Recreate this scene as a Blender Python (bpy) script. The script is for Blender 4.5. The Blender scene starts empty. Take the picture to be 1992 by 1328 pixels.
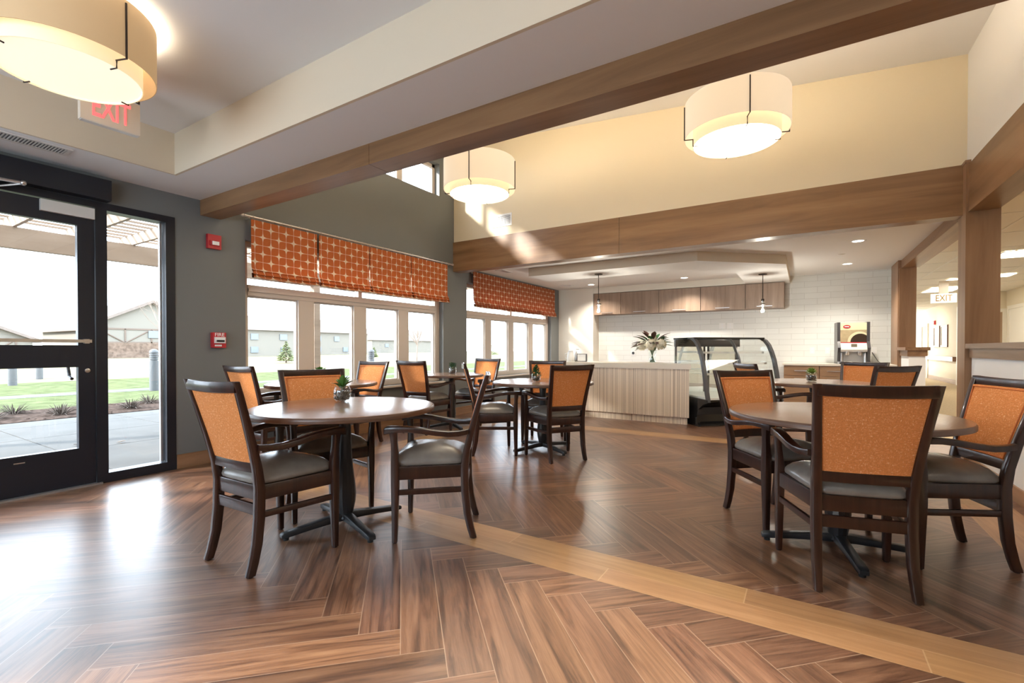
import bpy, bmesh, math, random
from mathutils import Vector, Matrix
random.seed(7)
PI = math.pi
S = bpy.context.scene
COL = S.collection

# ------------------------------------------------------------------ camera, world, sun, exposure
cd = bpy.data.cameras.new('camera')
cd.sensor_width = 36.0
cd.lens = 912.54 / 1992 * 36
cd.shift_y = (686.4 - 664) / 1992
cd.clip_start = 0.02
cam = bpy.data.objects.new('camera', cd)
COL.objects.link(cam)
cam.location = (0, 0, 1.12)
cam.rotation_euler = (PI / 2 - 0.0095, 0, 0.5568)
S.camera = cam

S.view_settings.view_transform = 'Standard'
S.view_settings.look = 'None'
S.view_settings.exposure = 1.1
S.view_settings.gamma = 1.0
S.view_settings.use_curve_mapping = False
S.cycles.use_denoising = True
S.cycles.max_bounces = 10
S.cycles.diffuse_bounces = 5
S.cycles.glossy_bounces = 4
S.cycles.transparent_max_bounces = 24
S.cycles.sample_clamp_indirect = 6.0
S.cycles.caustics_reflective = False
S.cycles.caustics_refractive = False

SKY = 5.0
w = bpy.data.worlds.new('sky')
S.world = w
w.use_nodes = True
wn = w.node_tree.nodes
wn['Background'].inputs[0].default_value = (0.74, 0.87, 1.0, 1)
wn['Background'].inputs[1].default_value = SKY

SUN_DIR = Vector((1, 1.5, -0.8)).normalized()
sl = bpy.data.lights.new('sun', 'SUN')
sl.energy = 5.5
sl.angle = math.radians(4.5)
sl.color = (1.0, 0.95, 0.86)
sun = bpy.data.objects.new('sun', sl)
COL.objects.link(sun)
sun.rotation_euler = SUN_DIR.to_track_quat('-Z', 'Y').to_euler()
sun.location = (-20, -30, 20)

LAMP_W = 50.0      # drum lamp bulb in the tray
HALL_W = 52.0      # drum lamp bulb in the high hall
CAN_W = 85.0       # recessed can
PANEL_W = 11.0     # corridor ceiling panel
WARM = (1.0, 0.86, 0.67)
WARM2 = (1.0, 0.91, 0.79)

# ------------------------------------------------------------------ materials
def nt(name):
    m = bpy.data.materials.new(name)
    m.use_nodes = True
    return m, m.node_tree, m.node_tree.nodes['Principled BSDF']

def setp(b, **k):
    for key, v in k.items():
        key = {'rough': 'Roughness', 'metal': 'Metallic', 'spec': 'Specular IOR Level', 'coat': 'Coat Weight',
               'trans': 'Transmission Weight', 'coatr': 'Coat Roughness', 'es': 'Emission Strength', 'sheen': 'Sheen Weight'}[key]
        b.inputs[key].default_value = v

def flat(name, c, rough=0.6, bump=0, bscale=200, var=0.0, vscale=6, **k):
    m, t, b = nt(name)
    b.inputs['Base Color'].default_value = (*c, 1)
    setp(b, rough=rough, **k)
    if bump or var:
        tc = t.nodes.new('ShaderNodeTexCoord')
        n = t.nodes.new('ShaderNodeTexNoise')
        n.inputs['Scale'].default_value = bscale if bump else vscale
        n.inputs['Detail'].default_value = 3
        t.links.new(tc.outputs['Object'], n.inputs['Vector'])
        if bump:
            bp = t.nodes.new('ShaderNodeBump')
            bp.inputs['Strength'].default_value = bump
            bp.inputs['Distance'].default_value = 0.002
            t.links.new(n.outputs['Fac'], bp.inputs['Height'])
            t.links.new(bp.outputs['Normal'], b.inputs['Normal'])
        if var:
            n2 = t.nodes.new('ShaderNodeTexNoise')
            n2.inputs['Scale'].default_value = vscale
            n2.inputs['Detail'].default_value = 4
            t.links.new(tc.outputs['Object'], n2.inputs['Vector'])
            r = t.nodes.new('ShaderNodeValToRGB')
            r.color_ramp.elements[0].color = (*[x * (1 - var) for x in c], 1)
            r.color_ramp.elements[1].color = (*[min(1, x * (1 + var)) for x in c], 1)
            r.color_ramp.elements[0].position = 0.3
            r.color_ramp.elements[1].position = 0.7
            t.links.new(n2.outputs['Fac'], r.inputs['Fac'])
            t.links.new(r.outputs['Color'], b.inputs['Base Color'])
    return m

def wood(name, dark, mid, light, grain='X', scale=1.0, rough=0.35, **k):
    m, t, b = nt(name)
    setp(b, rough=rough, **k)
    tc = t.nodes.new('ShaderNodeTexCoord')
    mp = t.nodes.new('ShaderNodeMapping')
    s = [22 * scale] * 3
    s['XYZ'.index(grain)] = 1.6 * scale
    mp.inputs['Scale'].default_value = s
    n = t.nodes.new('ShaderNodeTexNoise')
    n.inputs['Scale'].default_value = 1.0
    n.inputs['Detail'].default_value = 7
    n.inputs['Roughness'].default_value = 0.62
    n.inputs['Distortion'].default_value = 0.6
    r = t.nodes.new('ShaderNodeValToRGB')
    e = r.color_ramp.elements
    e[0].position, e[0].color = 0.30, (*dark, 1)
    e[1].position, e[1].color = 0.72, (*light, 1)
    mm = e.new(0.5)
    mm.color = (*mid, 1)
    t.links.new(tc.outputs['Object'], mp.inputs['Vector'])
    t.links.new(mp.outputs['Vector'], n.inputs['Vector'])
    t.links.new(n.outputs['Fac'], r.inputs['Fac'])
    t.links.new(r.outputs['Color'], b.inputs['Base Color'])
    return m

def emit(name, c, s, base=None, rough=0.6):
    m, t, b = nt(name)
    b.inputs['Base Color'].default_value = (*(base or c), 1)
    b.inputs['Emission Color'].default_value = (*c, 1)
    b.inputs['Emission Strength'].default_value = s
    setp(b, rough=rough)
    return m

def glass(name, tint=(1, 1, 1), refl=1.0, ior=1.45):
    m = bpy.data.materials.new(name)
    m.use_nodes = True
    t = m.node_tree
    t.nodes.remove(t.nodes['Principled BSDF'])
    out = t.nodes['Material Output']
    tr = t.nodes.new('ShaderNodeBsdfTransparent')
    tr.inputs[0].default_value = (*tint, 1)
    gl = t.nodes.new('ShaderNodeBsdfGlossy')
    gl.inputs['Roughness'].default_value = 0.0
    gl.inputs['Color'].default_value = (refl, refl, refl, 1)
    fr = t.nodes.new('ShaderNodeFresnel')
    ge = t.nodes.new('ShaderNodeNewGeometry')      # both faces of the thin pane reflect alike
    io = t.nodes.new('ShaderNodeMapRange')
    io.inputs['To Min'].default_value = ior
    io.inputs['To Max'].default_value = 1 / ior
    t.links.new(ge.outputs['Backfacing'], io.inputs['Value'])
    t.links.new(io.outputs[0], fr.inputs['IOR'])
    mx = t.nodes.new('ShaderNodeMixShader')
    t.links.new(fr.outputs[0], mx.inputs[0])
    t.links.new(tr.outputs[0], mx.inputs[1])
    t.links.new(gl.outputs[0], mx.inputs[2])
    t.links.new(mx.outputs[0], out.inputs[0])
    return m

def math_node(t, op, a, b=None):
    n = t.nodes.new('ShaderNodeMath')
    n.operation = op
    for i, v in enumerate((a, b)):
        if v is None:
            continue
        if isinstance(v, (int, float)):
            n.inputs[i].default_value = v
        else:
            t.links.new(v, n.inputs[i])
    return n.outputs[0]

def mixc(t, fac, c1, c2):
    n = t.nodes.new('ShaderNodeMix')
    n.data_type = 'RGBA'
    for sock, v in ((n.inputs[0], fac), (n.inputs[6], c1), (n.inputs[7], c2)):
        if isinstance(v, tuple):
            sock.default_value = (*v, 1)
        elif isinstance(v, (int, float)):
            sock.default_value = v
        else:
            t.links.new(v, sock)
    return n.outputs[2]

def lattice_fabric(name, base, line, transl):
    """orange cloth woven with pale four-pointed stars joined by thin lines"""
    m, t, b = nt(name)
    setp(b, rough=0.85, spec=0.2)
    tc = t.nodes.new('ShaderNodeTexCoord')
    sp = t.nodes.new('ShaderNodeSeparateXYZ')
    t.links.new(tc.outputs['Object'], sp.inputs[0])
    p = math_node(t, 'DIVIDE', sp.outputs['Y'], 0.088)
    q = math_node(t, 'DIVIDE', sp.outputs['Z'], 0.088)
    def lines(a, c):
        row = math_node(t, 'ROUND', c)
        d = math_node(t, 'ABSOLUTE', math_node(t, 'SUBTRACT', c, row))
        co = math_node(t, 'COSINE', math_node(t, 'MULTIPLY', math_node(t, 'ADD', a, row), PI))
        h = math_node(t, 'POWER', math_node(t, 'MULTIPLY', math_node(t, 'ADD', co, 1.0), 0.5), 4.0)
        th = math_node(t, 'ADD', math_node(t, 'MULTIPLY', h, 0.12), 0.022)
        return math_node(t, 'LESS_THAN', d, th)
    k = math_node(t, 'MAXIMUM', lines(p, q), lines(q, p))
    n = t.nodes.new('ShaderNodeTexNoise')
    n.inputs['Scale'].default_value = 260
    t.links.new(tc.outputs['Object'], n.inputs['Vector'])
    bc = mixc(t, n.outputs['Fac'], tuple(x * 0.75 for x in base), tuple(x * 1.2 for x in base))
    c = mixc(t, k, bc, line)
    t.links.new(c, b.inputs['Base Color'])
    out = t.nodes['Material Output']
    tl = t.nodes.new('ShaderNodeBsdfTranslucent')
    t.links.new(c, tl.inputs['Color'])
    mx = t.nodes.new('ShaderNodeMixShader')
    mx.inputs[0].default_value = transl
    t.links.new(b.outputs[0], mx.inputs[1])
    t.links.new(tl.outputs[0], mx.inputs[2])
    t.links.new(mx.outputs[0], out.inputs[0])
    return m

def tweed(name, base, fleck):
    m, t, b = nt(name)
    setp(b, rough=0.8, spec=0.25)
    tc = t.nodes.new('ShaderNodeTexCoord')
    outs = []
    for sc in ((520, 520, 130), (130, 520, 520)):
        mp = t.nodes.new('ShaderNodeMapping')
        mp.inputs['Scale'].default_value = sc
        n = t.nodes.new('ShaderNodeTexNoise')
        n.inputs['Scale'].default_value = 0.55
        n.inputs['Detail'].default_value = 2
        t.links.new(tc.outputs['Object'], mp.inputs['Vector'])
        t.links.new(mp.outputs['Vector'], n.inputs['Vector'])
        outs.append(n.outputs['Fac'])
    mxm = math_node(t, 'MAXIMUM', outs[0], outs[1])
    r = t.nodes.new('ShaderNodeValToRGB')
    e = r.color_ramp.elements
    e[0].position, e[0].color = 0.46, (*[x * 0.82 for x in base], 1)
    e[1].position, e[1].color = 0.77, (*fleck, 1)
    q = e.new(0.645)
    q.color = (*base, 1)
    t.links.new(mxm, r.inputs['Fac'])
    t.links.new(r.outputs['Color'], b.inputs['Base Color'])
    bp = t.nodes.new('ShaderNodeBump')
    bp.inputs['Strength'].default_value = 0.25
    bp.inputs['Distance'].default_value = 0.001
    t.links.new(mxm, bp.inputs['Height'])
    t.links.new(bp.outputs['Normal'], b.inputs['Normal'])
    return m

def floor_mat(name, stops, seam, rough):
    m, t, b = nt(name)
    uv = t.nodes.new('ShaderNodeUVMap'); uv.uv_map = 'grain'
    sv = t.nodes.new('ShaderNodeUVMap'); sv.uv_map = 'plank'
    at = t.nodes.new('ShaderNodeAttribute'); at.attribute_name = 'tone'
    mp = t.nodes.new('ShaderNodeMapping')
    mp.inputs['Scale'].default_value = (1.3, 17, 1)
    t.links.new(uv.outputs[0], mp.inputs['Vector'])
    n = t.nodes.new('ShaderNodeTexNoise')
    n.inputs['Scale'].default_value = 1.0
    n.inputs['Detail'].default_value = 8
    n.inputs['Roughness'].default_value = 0.62
    n.inputs['Distortion'].default_value = 1.5
    t.links.new(mp.outputs['Vector'], n.inputs['Vector'])
    mp2 = t.nodes.new('ShaderNodeMapping')
    mp2.inputs['Scale'].default_value = (6, 220, 1)
    t.links.new(uv.outputs[0], mp2.inputs['Vector'])
    n2 = t.nodes.new('ShaderNodeTexNoise')
    n2.inputs['Scale'].default_value = 1.0
    n2.inputs['Detail'].default_value = 3
    t.links.new(mp2.outputs['Vector'], n2.inputs['Vector'])
    f = math_node(t, 'ADD', math_node(t, 'MULTIPLY', n.outputs['Fac'], 0.8), math_node(t, 'MULTIPLY', n2.outputs['Fac'], 0.2))
    r = t.nodes.new('ShaderNodeValToRGB')
    e = r.color_ramp.elements
    e[0].position, e[0].color = stops[0][0], (*stops[0][1], 1)
    e[1].position, e[1].color = stops[-1][0], (*stops[-1][1], 1)
    for pz, c in stops[1:-1]:
        q = e.new(pz); q.color = (*c, 1)
    t.links.new(f, r.inputs['Fac'])
    mul = t.nodes.new('ShaderNodeMix'); mul.data_type = 'RGBA'; mul.blend_type = 'MULTIPLY'
    mul.inputs[0].default_value = 1
    t.links.new(r.outputs['Color'], mul.inputs[6])
    t.links.new(at.outputs['Color'], mul.inputs[7])
    sp = t.nodes.new('ShaderNodeSeparateXYZ')
    t.links.new(sv.outputs[0], sp.inputs[0])
    edge = math_node(t, 'GREATER_THAN', math_node(t, 'ABSOLUTE', math_node(t, 'SUBTRACT', sp.outputs['Y'], 0.5)), 0.489)
    edge2 = math_node(t, 'GREATER_THAN', math_node(t, 'ABSOLUTE', math_node(t, 'SUBTRACT', sp.outputs['X'], 0.5)), 0.498)
    c = mixc(t, math_node(t, 'MULTIPLY', math_node(t, 'MAXIMUM', edge, edge2), 0.75), mul.outputs[2], seam)
    t.links.new(c, b.inputs['Base Color'])
    rr = t.nodes.new('ShaderNodeMapRange')
    rr.inputs['To Min'].default_value = rough - 0.04
    rr.inputs['To Max'].default_value = rough + 0.08
    t.links.new(n2.outputs['Fac'], rr.inputs['Value'])
    t.links.new(rr.outputs[0], b.inputs['Roughness'])
    setp(b, spec=0.9, coat=0.25, coatr=0.30)
    bp = t.nodes.new('ShaderNodeBump')
    bp.inputs['Strength'].default_value = 0.12
    bp.inputs['Distance'].default_value = 0.001
    t.links.new(n2.outputs['Fac'], bp.inputs['Height'])
    t.links.new(bp.outputs['Normal'], b.inputs['Normal'])
    return m

def tile_mat(name, c1, c2, grout, bw, bh):
    m, t, b = nt(name)
    setp(b, rough=0.4)
    tc = t.nodes.new('ShaderNodeTexCoord')
    sp = t.nodes.new('ShaderNodeSeparateXYZ')
    cb = t.nodes.new('ShaderNodeCombineXYZ')
    t.links.new(tc.outputs['Object'], sp.inputs[0])
    t.links.new(sp.outputs['X'], cb.inputs['X'])
    t.links.new(sp.outputs['Z'], cb.inputs['Y'])
    br = t.nodes.new('ShaderNodeTexBrick')
    br.inputs['Scale'].default_value = 1
    br.inputs['Mortar Size'].default_value = 0.003
    br.inputs['Brick Width'].default_value = bw
    br.inputs['Row Height'].default_value = bh
    br.inputs['Color1'].default_value = (*c1, 1)
    br.inputs['Color2'].default_value = (*c2, 1)
    br.inputs['Mortar'].default_value = (*grout, 1)
    t.links.new(cb.outputs[0], br.inputs['Vector'])
    t.links.new(br.outputs['Color'], b.inputs['Base Color'])
    bp = t.nodes.new('ShaderNodeBump')
    bp.inputs['Strength'].default_value = 0.3
    bp.inputs['Distance'].default_value = 0.002
    bp.invert = True
    t.links.new(br.outputs['Fac'], bp.inputs['Height'])
    t.links.new(bp.outputs['Normal'], b.inputs['Normal'])
    return m

def stripe_mat(name, cols):
    m, t, b = nt(name)
    setp(b, rough=0.4)
    tc = t.nodes.new('ShaderNodeTexCoord')
    mp = t.nodes.new('ShaderNodeMapping')
    mp.inputs['Scale'].default_value = (62, 62, 0.0)
    n = t.nodes.new('ShaderNodeTexNoise')
    n.inputs['Scale'].default_value = 1.0
    n.inputs['Detail'].default_value = 3
    n.inputs['Roughness'].default_value = 0.75
    t.links.new(tc.outputs['Object'], mp.inputs['Vector'])
    t.links.new(mp.outputs['Vector'], n.inputs['Vector'])
    r = t.nodes.new('ShaderNodeValToRGB')
    r.color_ramp.interpolation = 'CONSTANT'
    e = r.color_ramp.elements
    e[0].position, e[0].color = 0.0, (*cols[0][1], 1)
    e[1].position, e[1].color = cols[1][0], (*cols[1][1], 1)
    for pz, c in cols[2:]:
        q = e.new(pz); q.color = (*c, 1)
    t.links.new(n.outputs['Fac'], r.inputs['Fac'])
    t.links.new(r.outputs['Color'], b.inputs['Base Color'])
    return m

def shade_mat(name, c, s, base):
    """lamp cloth lit by the bulb inside"""
    return emit(name, c, s, base=base, rough=0.9)

MT = {}
MT['grey_wall'] = flat('grey_wall_paint', (0.155, 0.165, 0.165), 0.55)
MT['cream_wall'] = flat('cream_wall_paint', (0.72, 0.63, 0.465), 0.7)
MT['pale_wall'] = flat('pale_wall_paint', (0.74, 0.70, 0.62), 0.7)
MT['white_wall'] = flat('white_wall_paint', (0.80, 0.79, 0.76), 0.7)
MT['tan_side'] = flat('tan_soffit_paint', (0.64, 0.55, 0.42), 0.7)
MT['ceiling'] = flat('ceiling_paint', (0.76, 0.76, 0.76), 0.75)
MT['hall_ceiling'] = flat('ceiling_board', (0.72, 0.66, 0.55), 0.85)
MT['carpet'] = flat('hall_carpet', (0.50, 0.38, 0.23), 0.95, bump=0.4, bscale=400, var=0.15, vscale=30)
MT['beam'] = wood('stained_maple_beam', (0.150, 0.075, 0.032), (0.225, 0.119, 0.054), (0.30, 0.168, 0.080), 'X', 0.35, 0.32)
MT['beam_y'] = wood('stained_maple_rail', (0.16, 0.082, 0.038), (0.235, 0.126, 0.062), (0.30, 0.17, 0.09), 'Y', 0.35, 0.35)
MT['column'] = wood('stained_maple_post', (0.20, 0.105, 0.050), (0.275, 0.152, 0.078), (0.34, 0.20, 0.11), 'Z', 0.35, 0.38)
MT['base'] = wood('baseboard_wood', (0.20, 0.10, 0.045), (0.28, 0.15, 0.075), (0.36, 0.2, 0.11), 'Y', 0.5, 0.4)
MT['black_frame'] = flat('storefront_aluminium', (0.006, 0.009, 0.017), 0.35)
MT['win_frame'] = flat('beige_window_frame', (0.58, 0.52, 0.46), 0.4)
MT['alu'] = flat('brushed_aluminium', (0.55, 0.55, 0.56), 0.35, metal=0.9)
MT['steel'] = flat('satin_steel', (0.62, 0.60, 0.58), 0.28, metal=1.0)
MT['bronze'] = flat('dark_bronze_metal', (0.05, 0.035, 0.028), 0.4, metal=0.6)
MT['glass'] = glass('window_glass')
MT['bowl_glass'] = glass('bowl_glass', (0.93, 0.97, 0.96), 1.0, 1.9)
MT['case_glass'] = glass('display_glass', (0.96, 0.985, 0.98), 1.0, 1.6)
MT['mirror_glass'] = glass('mirrored_display_glass', (0.90, 0.95, 0.95), 1.0, 4.5)
MT['chair_wood'] = wood('espresso_chair_wood', (0.014, 0.004, 0.0025), (0.027, 0.0085, 0.005), (0.046, 0.0155, 0.009), 'Z', 1.2, 0.28, coat=0.25)
MT['orange'] = tweed('orange_tweed', (0.70, 0.255, 0.075), (0.88, 0.68, 0.46))
MT['piping'] = flat('orange_piping', (0.50, 0.13, 0.025), 0.7)
MT['leather'] = flat('taupe_vinyl', (0.185, 0.165, 0.143), 0.27, bump=0.15, bscale=180, var=0.12, vscale=14)
MT['table_top'] = wood('walnut_laminate', (0.19, 0.105, 0.064), (0.265, 0.155, 0.098), (0.34, 0.21, 0.14), 'X', 0.8, 0.25, spec=0.8, coat=0.4, coatr=0.2)
MT['table_edge'] = flat('table_edge', (0.11, 0.055, 0.032), 0.35)
MT['table_base'] = flat('black_cast_iron', (0.020, 0.022, 0.026), 0.34, bump=0.1, bscale=90)
MT['rubber'] = flat('black_rubber', (0.01, 0.01, 0.01), 0.7)
MT['floor'] = floor_mat('walnut_planks', [(0.30, (0.036, 0.015, 0.009)), (0.42, (0.108, 0.048, 0.026)), (0.53, (0.195, 0.094, 0.051)), (0.70, (0.30, 0.162, 0.092))], (0.36, 0.235, 0.155), 0.33)
MT['band'] = floor_mat('oak_planks', [(0.30, (0.27, 0.135, 0.052)), (0.5, (0.38, 0.205, 0.085)), (0.72, (0.47, 0.28, 0.13))], (0.50, 0.32, 0.17), 0.36)
MT['tile'] = tile_mat('white_wall_tile', (0.74, 0.75, 0.72), (0.70, 0.71, 0.685), (0.55, 0.55, 0.52), 0.41, 0.108)
MT['cab'] = wood('grey_oak_laminate', (0.19, 0.125, 0.085), (0.27, 0.185, 0.13), (0.34, 0.24, 0.175), 'Z', 0.5, 0.4)
MT['cab2'] = wood('oak_laminate', (0.25, 0.145, 0.075), (0.32, 0.19, 0.10), (0.38, 0.235, 0.13), 'X', 0.5, 0.4)
MT['dark_gap'] = flat('dark_recess', (0.05, 0.03, 0.02), 0.6)
MT['stripes'] = stripe_mat('striped_laminate', [(0, (0.246, 0.179, 0.123)), (0.38, (0.627, 0.515, 0.392)), (0.45, (0.851, 0.739, 0.594)), (0.50, (0.370, 0.280, 0.202)), (0.53, (0.896, 0.784, 0.638)), (0.61, (0.560, 0.448, 0.336)), (0.66, (0.269, 0.196, 0.134))])
MT['counter_top'] = flat('cream_solid_surface', (0.74, 0.67, 0.56), 0.28)
MT['counter_back'] = flat('pale_solid_surface', (0.74, 0.68, 0.58), 0.28)
MT['black_gloss'] = flat('black_plastic', (0.012, 0.013, 0.015), 0.18)
MT['dark_grey'] = flat('dark_grey_plastic', (0.06, 0.06, 0.065), 0.3)
MT['white_plastic'] = flat('white_plastic', (0.80, 0.80, 0.78), 0.35)
MT['vent_white'] = flat('white_enamel', (0.80, 0.81, 0.82), 0.4)
MT['red'] = flat('fire_red', (0.48, 0.02, 0.03), 0.35)
MT['red_text'] = emit('lit_red_letters', (1.0, 0.10, 0.10), 0.9, base=(0.8, 0.05, 0.05))
MT['sign_face'] = flat('sign_face', (0.72, 0.64, 0.54), 0.4)
MT['lit_sign'] = emit('lit_sign_face', (1.0, 0.93, 0.76), 0.42)
MT['lit_text'] = flat('tan_letters', (0.42, 0.27, 0.13), 0.6)
MT['silver_white'] = flat('silver_plastic', (0.62, 0.60, 0.57), 0.35)
MT['lattice'] = lattice_fabric('orange_lattice_cloth', (0.60, 0.175, 0.055), (0.84, 0.72, 0.56), 0.38)
MT['lattice2'] = lattice_fabric('rust_lattice_cloth', (0.52, 0.16, 0.07), (0.82, 0.68, 0.50), 0.52)
MT['shade_low'] = shade_mat('drum_cloth', (1.0, 0.66, 0.33), 0.14, (0.42, 0.30, 0.18))
MT['shade_high'] = shade_mat('pale_drum_cloth', (1.0, 0.82, 0.60), 0.25, (0.66, 0.58, 0.47))
MT['inner_shade'] = shade_mat('inner_drum_cloth', (1.0, 0.78, 0.46), 0.32, (0.7, 0.6, 0.45))
MT['diffuser'] = emit('lit_diffuser', (1.0, 0.88, 0.68), 7.0)
MT['diffuser_low'] = emit('lit_low_diffuser', (1.0, 0.88, 0.66), 0.42, base=(0.6, 0.55, 0.45))
MT['can'] = emit('lit_downlight', (1.0, 0.93, 0.82), 4.0)
MT['panel'] = emit('lit_ceiling_panel', (1.0, 0.94, 0.80), 3.0)
MT['bulb'] = emit('lit_bulb', (1.0, 0.82, 0.6), 6.0)
MT['leaf'] = flat('green_leaf', (0.075, 0.19, 0.035), 0.4, var=0.35, vscale=20)
MT['leaf_dark'] = flat('dark_green_leaf', (0.03, 0.11, 0.035), 0.45, var=0.35, vscale=30)
MT['leaf_lime'] = flat('lime_leaf', (0.22, 0.36, 0.07), 0.45, var=0.3, vscale=30)
MT['leaf_burgundy'] = flat('burgundy_leaf', (0.085, 0.035, 0.028), 0.45, var=0.4, vscale=20)
MT['stem'] = flat('plant_stem', (0.10, 0.14, 0.05), 0.6)
MT['petal'] = flat('cream_petal', (0.85, 0.80, 0.64), 0.6, var=0.10, vscale=40)
MT['pebble'] = flat('river_pebble', (0.10, 0.085, 0.075), 0.3, var=0.8, vscale=45)
MT['concrete'] = flat('patio_concrete', (0.115, 0.115, 0.113), 0.9, var=0.08, vscale=2, spec=0.0)
MT['mulch'] = flat('bark_mulch', (0.060, 0.044, 0.037), 0.95, bump=1.0, bscale=40, var=0.5, vscale=14, spec=0.0)
MT['grass'] = flat('lawn', (0.085, 0.098, 0.050), 0.95, var=0.3, vscale=3, spec=0.0)
MT['dry_grass'] = flat('dry_lawn', (0.18, 0.165, 0.105), 0.95, var=0.2, vscale=1, spec=0.0)
MT['tuft'] = flat('dry_tuft', (0.070, 0.053, 0.042), 0.9)
MT['pergola'] = wood('pergola_timber', (0.180, 0.120, 0.075), (0.240, 0.165, 0.108), (0.288, 0.207, 0.144), 'Y', 0.3, 0.7)
MT['bollard'] = flat('bollard_grey', (0.072, 0.075, 0.078), 0.5)
MT['siding'] = flat('house_siding', (0.196, 0.180, 0.155), 0.9, spec=0.0)
MT['stone'] = flat('house_stone', (0.154, 0.110, 0.085), 0.9, var=0.35, vscale=3, spec=0.0)
MT['roof'] = flat('house_roof', (0.184, 0.151, 0.133), 0.9, var=0.1, vscale=4, spec=0.0)
MT['timber'] = flat('house_timber', (0.13, 0.095, 0.075), 0.8)
MT['house_glass'] = flat('house_window', (0.13, 0.15, 0.17), 0.15)
MT['conifer'] = flat('conifer_needles', (0.216, 0.257, 0.114), 0.9, var=0.4, vscale=8)
MT['bark'] = flat('tree_bark', (0.20, 0.15, 0.12), 0.9)
MT['picture'] = flat('picture_print', (0.62, 0.52, 0.38), 0.25, var=0.5, vscale=5)
MT['picture_frame'] = flat('picture_frame', (0.14, 0.07, 0.04), 0.35)
MT['hall_door'] = flat('white_door', (0.78, 0.74, 0.64), 0.45)
MT['wood_door'] = flat('tan_door', (0.38, 0.25, 0.15), 0.5)
MT['coffee'] = flat('printed_coffee', (0.045, 0.028, 0.018), 0.25)
MT['print_tan'] = flat('printed_beige', (0.46, 0.37, 0.22), 0.3, var=0.25, vscale=8)
MT['print_cream'] = flat('printed_cream', (0.78, 0.70, 0.46), 0.3)
MT['screen'] = flat('grey_screen', (0.22, 0.20, 0.15), 0.2)

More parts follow.
